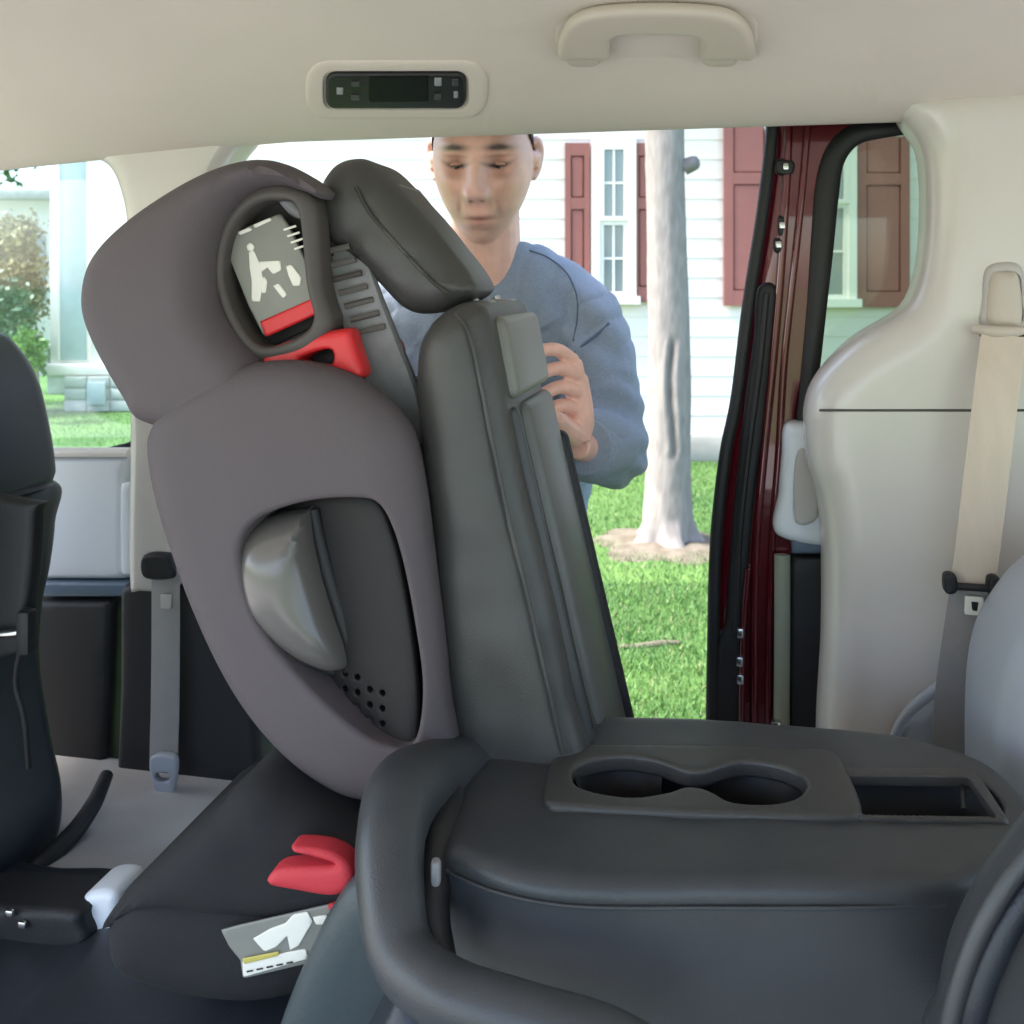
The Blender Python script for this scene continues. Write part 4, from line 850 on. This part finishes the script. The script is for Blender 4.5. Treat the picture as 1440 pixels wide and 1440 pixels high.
def head_mesh():
    bm = bmesh.new(); bmesh.ops.create_icosphere(bm, subdivisions=6, radius=1); P = np.array([tuple(v.co) for v in bm.verts]); fs = [tuple(v.index for v in f.verts) for f in bm.faces]; bm.free()
    x, y, z = P.T
    g = lambda a, s: np.exp(-(a / s) ** 2)
    X = x * .077; Yv = y * .098; Zv = z * .118
    Yv = np.where(Yv < 0, Yv * .93, Yv)
    low = np.clip(-Zv / .118, 0, 1)
    X = X * (1 - .24 * low ** 2.0) * (1 + .03 * g(Zv + .02, .04))
    Yv = np.where(Yv > 0, Yv * (1 - .35 * low), Yv - .010 * low ** 2)
    fr_ = np.clip(-y, 0, 1) ** .6 * (y < 0)
    d = np.zeros(len(X))
    d += .020 * g(X, .0095 + .006 * np.clip((.01 - Zv) / .05, 0, 1)) * np.clip((.018 - Zv) / .056, 0, 1) * (1 / (1 + np.exp(-(Zv + .047) / .0022)))     # nose ridge
    for s in (-1, 1):
        d += .008 * g(X - s * .0135, .007) * g(Zv + .039, .009)        # nostril wings
        d -= .0125 * g(X - s * .031, .016) * g(Zv + .001, .012)       # sockets
        d += .0050 * g(X - s * .030, .020) * g(Zv - .022, .008)        # brow
        d += .0060 * g(X - s * .043, .020) * g(Zv + .032, .020)        # cheek bone
        d -= .0040 * g(X - s * .036, .012) * g(Zv + .066, .020)        # hollow beside mouth
        d -= .0030 * g(X - s * (.026 + .25 * (-Zv - .05)), .004) * g(Zv + .058, .014)   # smile fold
        d -= .0045 * g(X - s * .007, .0035) * g(Zv + .049, .003)
    d += .0065 * g(X, .020) * g(Zv + .0675, .0050) + .0068 * g(X, .018) * g(Zv + .0785, .0055)
    d -= .0048 * g(X, .023) * g(Zv + .0725, .0020)
    d -= .0030 * g(X, .018) * g(Zv + .089, .005)
    d += .0085 * g(X, .020) * g(Zv + .104, .013)
    Yv = Yv - d * fr_ * 1.35
    return np.c_[X, Yv, Zv], fs
Hv, Hf = head_mesh()
tilt = R_(13); ct, st = math.cos(tilt), math.sin(tilt)   # looks slightly down
turn = R_(-5); c2, s2 = math.cos(turn), math.sin(turn); HROT = np.array([[c2, -s2, 0], [s2, c2, 0], [0, 0, 1]]) @ np.array([[1, 0, 0], [0, ct, -st], [0, st, ct]])
HROT = np.array([[c2, -s2, 0], [s2, c2, 0], [0, 0, 1]]) @ np.array([[1, 0, 0], [0, ct, st], [0, -st, ct]]).T @ np.eye(3)
if (HROT @ np.array([0, -1, 0]))[2] > 0: HROT = np.array([[c2, -s2, 0], [s2, c2, 0], [0, 0, 1]]) @ np.array([[1, 0, 0], [0, ct, st], [0, -st, ct]])
HC = np.array([HCX, HCY, EY + .012])
HS_ = np.array([.955, 1.0, 1.12])
toW = lambda q: (HROT @ (np.array(q) * HS_).T).T + HC
ears = []
for s in (-1, 1):
    for pts, rr in (([(s * .074, .012, .016), (s * .083, .018, .020), (s * .087, .024, .006), (s * .083, .020, -.018), (s * .076, .010, -.030)], [.006, .0075, .008, .007, .006]), ([(s * .072, .004, .0), (s * .079, .016, -.002), (s * .078, .014, -.016)], [.012, .011, .009])):
        ears.append(limb([toW(q) for q in pts], rr, seg=12))
chin_y = HC[1]
neck = limb([toW((0, .012, -.06)), (HCX + .002, HCY + .045, EY - .15), (HCX + .006, HCY + .075, EY - .215), (HCX + .008, HCY + .09, EY - .30)], [.052, .056, .062, .08], seg=24)
# torso centre line
TX = -.020; TYc = 1.60
def torso(g):
    return loft([((TX - .03, TYc + .05, .74), .155 + g, .10 + g, X1, Y1), ((TX - .03, TYc + .05, .90), .168 + g, .108 + g, X1, Y1), ((TX - .025, TYc + .045, 1.02), .155 + g, .100 + g, X1, Y1), ((TX - .015, TYc + .03, 1.14), .165 + g, .105 + g, X1, Y1),
                 ((TX - .005, TYc + .01, 1.25), .180 + g, .112 + g, X1, Y1), ((TX, TYc - .01, 1.34), .180 + g, .105 + g, X1, Y1), ((TX - .005, TYc - .02, 1.395), .163 + g, .088 + g, X1, Y1), ((TX - .012, TYc - .03, 1.43), .125 + g, .070 + g, X1, Y1), ((TX - .018, TYc - .035, 1.462), .066 + g, .060 + g, X1, Y1)], 32)
SH = at(818, 452, 1.55); EL = at(856, 632, 1.47); WR = at(812, 628, 1.245)
SHL = at(560, 440, 1.60); ELL = at(520, 620, 1.52); WRL = at(585, 640, 1.30)
def arm(sh, el, wr, g):
    sh, el, wr = map(np.array, (sh, el, wr))
    return [limb([sh + (-.03 if sh is SH else .0) * np.array(X1) + np.array([0, .01, .01]), sh, (sh * .5 + el * .5) + np.array([.004, 0, 0]), el], [.060 + g, .062 + g, .050 + g, .043 + g]), limb([el + (sh - el) * .06, el, el * .55 + wr * .45, wr], [.042 + g, .044 + g, .040 + g, .028 + g])]
# hands
def hand(wr, kn_c, along, across, fing, thumb):
    """palm from wrist to knuckles; each finger a chain of joints"""
    out = []
    wr, kn_c, along, across = map(lambda q: np.array(q, float), (wr, kn_c, along, across))
    for k in range(4):
        o_ = across * (k - 1.5) * .0185
        out.append(limb([wr + across * (k - 1.5) * .011, (wr + kn_c + o_) / 2 + across * (k - 1.5) * .003, kn_c + o_], [.013, .0125, .0105], seg=12))
    for f in fing: out.append(limb(f[0], f[1], seg=12, n=4))
    out.append(limb(thumb[0], thumb[1], seg=12, n=4)); return out
W = np.array(WR); 
KN = [np.array(at(806, 508, 1.225)), np.array(at(814, 530, 1.232)), np.array(at(816, 552, 1.236)), np.array(at(811, 575, 1.236))]
fing = []
tips = [(at(783, 492, 1.195), at(757, 494, 1.175), at(743, 500, 1.155)), (at(788, 518, 1.195), at(764, 524, 1.18), at(752, 532, 1.165)), (at(790, 544, 1.20), at(768, 552, 1.185), at(758, 560, 1.17)), (at(789, 570, 1.205), at(772, 578, 1.195), at(764, 585, 1.185))]
for k in range(4):
    fing.append(([KN[k]] + [np.array(q) for q in tips[k]], [.0098, .0087, .0080, .0066]))
pc = []
for k in range(4):
    pc.append(limb([W + np.array([0, .004, .01 + .003 * k]), (W + KN[k]) / 2 + np.array([.004, .006, 0]), KN[k]], [.019, .0165, .0115], seg=14))
hand_parts = pc + [limb(f[0], f[1], seg=12, n=4) for f in fing] + [limb([W + np.array([-.004, -.006, .015]), at(792, 600, 1.20), at(783, 590, 1.175), at(774, 584, 1.158)], [.016, .0135, .011, .009], seg=12, n=4)]
WL = np.array(WRL)
lh = []
for k in range(4):
    b0 = WL + np.array([.01 + .0, -.07, .03 - k * .019]); lh.append(limb([WL, WL + (b0 - WL) * .5, b0], [.018, .015, .011], seg=12))
    lh.append(limb([b0, b0 + np.array([.03, -.022, 0]), b0 + np.array([.048, -.01, -.004]), b0 + np.array([.052, .012, -.006])], [.0105, .0095, .0085, .007], seg=10, n=4))
lh.append(limb([WL, WL + np.array([-.01, -.035, .03]), WL + np.array([.012, -.06, .052]), WL + np.array([.03, -.07, .055])], [.016, .014, .011, .009], seg=10, n=4))
def legs(g):
    out = []
    for s in (-1, 1):
        x = TX - .03 + s * .088; out.append(limb([(x, TYc + .05, .95), (x + s * .01, TYc + .045, .75), (x + s * .012, TYc + .03, .48), (x + s * .016, TYc + .06, .25), (x + s * .018, TYc + .07, .07)], [.082 + g, .078 + g, .056 + g, .050 + g, .036 + g], seg=22))
    return out
feet = []
for s in (-1, 1):
    x = TX - .03 + s * .106; feet.append(limb([(x, TYc + .09, .045), (x, TYc, .045), (x + s * .01, TYc - .10, .035)], [.036, .038, .030], seg=16))
bme = remesh('body', [(list(toW(Hv)), Hf)] + ears + [neck, torso(-.012)] + arm(SH, EL, WR, -.012) + arm(SHL, ELL, WRL, -.012) + hand_parts + lh + legs(-.012) + feet, .0020, 1)
body = obj('body', bme, M['skin'], man, smooth=180)
# skin tones: lips, brows, stubble, lids; nose highlight and shade in hollows painted in
n = len(bme.vertices); co = np.empty(n * 3); bme.vertices.foreach_get('co', co); co = co.reshape(-1, 3)
q = (HROT.T @ (co - HC).T).T / HS_; g = lambda a, s: np.exp(-(a / s) ** 2)
base = np.tile(np.array([.85, .49, .40]), (n, 1)); base *= (1 + .10 * np.array([noise.noise(Vector(c_ * 45)) + .6 * noise.noise(Vector(c_ * 140)) for c_ in q]))[:, None]; x, y, z = q.T; frt = 1 / (1 + np.exp((y + .035) / .010)) * (np.abs(x) < .09) * (z > -.16)
def mixc(col, m):
    global base
    m = (np.clip(m, 0, 1) * frt)[:, None]; base = base * (1 - m) + np.array(col) * m
mixc((.56, .22, .17), .55 * g(x, .014) * g(z + .034, .014) + .4 * (g(x - .042, .02) + g(x + .042, .02)) * g(z + .03, .02))
sg = lambda t: 1 / (1 + np.exp(-t))
mixc((.46, .29, .235), .60 * sg((-.056 - z) / .006) * sg((z + .12) / .006) * (1 - g(x, .02) * g(z + .073, .011)) * (1 - .6 * g(z + .055, .006)))
mixc((.50, .20, .17), .75 * g(x, .024) * g(z + .0735, .0075))
mixc((.16, .05, .04), .8 * g(x, .021) * g(z + .0728, .0018))
for s in (-1, 1):
    mixc((.045, .028, .022), 1.25 * g(x - s * .033, .020) * g(z - .0205 + .12 * np.clip(np.abs(x) - .036, 0, 1), .0046))
    mixc((.36, .17, .135), .75 * g(x - s * .031, .0175) * g(z + .000, .0100)); mixc((.035, .02, .018), 1.5 * g(x - s * .031, .0165) * g(z + .0045 - .10 * (x - s * .031) ** 2 / .01, .0027)); mixc((.30, .14, .11), .6 * g(x - s * .032, .018) * g(z - .0085, .0022))  # socket and lid crease shade painted in, plus the dark lash line
    mixc((.10, .03, .025), 1.0 * g(x - s * .008, .0032) * g(z + .0470, .0022))  # shade inside the nostrils painted on
mixc((.86, .56, .50), .6 * g(x, .013) * g(z + .030, .022)); mixc((.74, .42, .36), .5 * g(x, .04) * g(z - .05, .02))  # nose painted lighter as a highlight; pink forehead
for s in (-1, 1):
    mixc((.38, .20, .155), .6 * g(x - s * .029, .0055) * g(z + .066, .013)); mixc((.42, .23, .18), .4 * g(x - s * .020, .004) * g(z + .046, .008))  # shade painted at the mouth corners and beside the nose
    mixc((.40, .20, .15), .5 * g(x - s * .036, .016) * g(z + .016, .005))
mixc((.42, .25, .19), .5 * g(x, .020) * g(z + .088, .006))  # shade under the lower lip put into the skin colour
ca = bme.color_attributes.new('tone', 'FLOAT_COLOR', 'POINT'); ca.data.foreach_set('color', np.c_[base, np.ones(n)].ravel())
def sph(name, c, r, mat, parent, seg=20, sc=(1, 1, 1)):
    bm = bmesh.new(); bmesh.ops.create_uvsphere(bm, u_segments=seg, v_segments=seg // 2 + 2, radius=1)
    for v in bm.verts: v.co = Vector(tuple(np.array(c) + HROT @ (np.array(tuple(v.co)) * r * np.array(sc))))
    me = bpy.data.meshes.new(name); bm.to_mesh(me); bm.free(); return obj(name, me, mat, parent, smooth=180)
def face_y(x0, z0):
    m = (np.hypot(x - x0, z - z0) < .004) & (y < 0); return y[m].min() if m.any() else -.08
for s in (-1, 1):
    fy = face_y(s * .031, -.001)
    e = sph('eye', toW((s * .031, fy + .0042, -.0065)), .0115, M['eyew'], man, sc=(1.0, .55, .24))
    sph('iris', toW((s * .030, fy - .0008, -.0070)), .0050, M['iris'], e, sc=(1, .45, .50))
    tube('upper_lid', [toW((s * .031 + a_, fy + .001 + abs(a_) * .22, -.0015 - (a_ / .014) ** 2 * .0035)) for a_ in (-.0145, -.008, 0, .008, .0145)], [.0008, .0022, .0030, .0022, .0008], M['skin_lid'] if 'skin_lid' in M else M.setdefault('skin_lid', node_mat('eyelid_skin', (.52, .29, .22), .45)), body)
# hair cap: offset shell of the skull above the hairline
hv = []; bm = bmesh.new(); bmesh.ops.create_icosphere(bm, subdivisions=5, radius=1); P = np.array([tuple(v.co) for v in bm.verts]); fs = [tuple(v.index for v in f.verts) for f in bm.faces]; bm.free()
hq = np.c_[P[:, 0] * .0815, np.where(P[:, 1] < 0, P[:, 1] * .093, P[:, 1] * .104), P[:, 2] * .126]
hl = lambda q: (q[2] > .085 + .01 * math.cos(q[0] * 30)) if q[1] < -.03 else (q[2] > .036 - (q[1] + .03) * .95)
keep = np.array([hl(q_) for q_ in hq]); rgh = np.array([noise.noise(Vector(tuple(q_ * 160))) for q_ in hq]); hq = hq * (1 + .02 * rgh[:, None])
used = {}; vs = []; ff = []
for f in fs:
    if all(keep[i] for i in f):
        for i in f:
            if i not in used: used[i] = len(vs); vs.append(toW(hq[i]))
        ff.append(tuple(used[i] for i in f))
obj('hair', mesh('hair', vs, ff), M['hair'], man, smooth=180)
# shirt
def fold(me, amp, fn):
    n = len(me.vertices); co = np.empty(n * 3); me.vertices.foreach_get('co', co); co = co.reshape(-1, 3); no = np.empty(n * 3); me.vertices.foreach_get('normal', no); no = no.reshape(-1, 3)
    d = fn(co); co = co + no * d[:, None] * amp; me.vertices.foreach_set('co', co.ravel()); me.update()
cuff = np.array(EL) * .12 + np.array(WR) * .88
def sleeve(sh, el, wr, g):
    sh, el, wr = map(np.array, (sh, el, wr)); cf = el * .22 + wr * .78
    return [limb([sh + np.array([(-.05 if sh[0] > 0 else .05), .01, .0]), sh, sh * .5 + el * .5 + np.array([.006, 0, 0]), el], [.064, .068, .062, .056]), limb([el + (sh - el) * .08, el, el * .5 + cf * .5, cf], [.054, .057, .052, .041])]
sme = remesh('pullover', [torso(.014)] + sleeve(SH, EL, WR, 0) + sleeve(SHL, ELL, WRL, 0) + [limb([(HCX + .012, HCY + .085, EY - .275), (HCX + .006, HCY + .068, EY - .20), (HCX + .004, HCY + .055, EY - .165)], [.095, .074, .069], seg=28)], .004, 6)
# cut off below the hem, open neck
def folds_fn(co):
    out = np.zeros(len(co)); el = np.array(EL); ax = np.array(SH) - el
    for i, c in enumerate(co):
        de = np.linalg.norm(c - el); s = (c - el) @ ax / (ax @ ax)
        v = .6 * noise.noise(Vector((c[0] * 9 + c[2] * 7, c[1] * 9, c[2] * 5)))
        v += .75 * math.exp(-(de / .10) ** 2) * math.sin((c[2] + .45 * c[0]) * 150 + 3 * noise.noise(Vector(c * 12)))
        v += .8 * math.exp(-((c[0] - .10) / .07) ** 2 - ((c[2] - 1.30) / .10) ** 2) * math.sin((c[0] * .8 + c[2] * .75) * 95 + 1.5)
        r = math.sin((c[0] * .6 - c[2]) * 55 + 6 * noise.noise(Vector(c * 7))); v += .7 * (abs(r) ** .5 - .7)
        r2 = 1 - abs(noise.noise(Vector((c[0] * 14 - c[2] * 9, c[1] * 10, c[2] * 11)))) * 2; v += .8 * max(0, r2 - .55)
        out[i] = v
    return out
fold(sme, .0058, folds_fn)
shirt = obj('pullover', sme, M['shirt'], man, smooth=180)
# collar: a knitted band standing round the neck, with a small gap at the throat
ncx, ncy, ncz = HCX + .006, HCY + .066, EY - .196
ang = np.linspace(R_(-78), R_(258), 36)
tube('collar', [(ncx + .0745 * math.cos(a_), ncy + .074 * math.sin(a_), ncz + .016 * math.sin(a_) - .014 * max(0, -math.sin(a_)) + .012) for a_ in ang], [.004, .006, .006, .006, .004], M['shirt'], shirt, seg=12, flat_=3.2, n=2)
tube('seam_or_crease', [(ncx + .0795 * math.cos(a_), ncy + .079 * math.sin(a_), ncz + .016 * math.sin(a_) - .014 * max(0, -math.sin(a_)) - .008) for a_ in ang], .0014, M['seam_or_crease'], shirt, seg=6, n=2)
# raglan seam, armpit crease shade drawn as a dark line, cuff
def on_shirt(px, py):
    r = Vector(tuple(ray(px, py))); ok, loc, no, i = shirt.ray_cast(Vector(tuple(CAM)), r.normalized())
    return np.array(tuple(loc)) + np.array(tuple(no)) * .0005 if ok else None
for pts, r_ in (([(744, 352), (770, 362), (795, 382), (810, 412), (812, 445), (806, 480)], .0011), ([(856, 455), (840, 470), (822, 484), (804, 500)], .0024)):
    P_ = [on_shirt(*q_) for q_ in pts]; P_ = [q_ for q_ in P_ if q_ is not None]
    if len(P_) > 2: tube('seam_or_crease', P_, r_, M['seam_or_crease'], shirt, seg=6)
cf = np.array(EL) * .22 + np.array(WR) * .78; dr = (np.array(WR) - np.array(EL)); dr /= np.linalg.norm(dr)
tube('cuff', [cf - dr * .022, cf - dr * .01, cf + dr * .012], [.0425, .042, .036], M['shirt'], shirt, seg=24)
jme = remesh('jeans', [loft([((TX - .03, TYc + .05, .74), .172, .118, X1, Y1), ((TX - .03, TYc + .05, .90), .182, .124, X1, Y1), ((TX - .027, TYc + .047, 1.00), .172, .114, X1, Y1)], 32)] + legs(.012), .008, 3)
obj('jeans', jme, M['jeans'], man, smooth=180)
for s in (-1, 1):
    x_ = TX - .03 + s * .106
    v, f = limb([(x_, TYc + .12, .05), (x_, TYc + .03, .055), (x_ + s * .01, TYc - .12, .042), (x_ + s * .01, TYc - .16, .034)], [.044, .048, .044, .026], seg=18)
    v = [(a_, b_, max(c_, .004)) for a_, b_, c_ in v]; obj('shoe', mesh('shoe', v, f), M['shoe'], man, smooth=60)
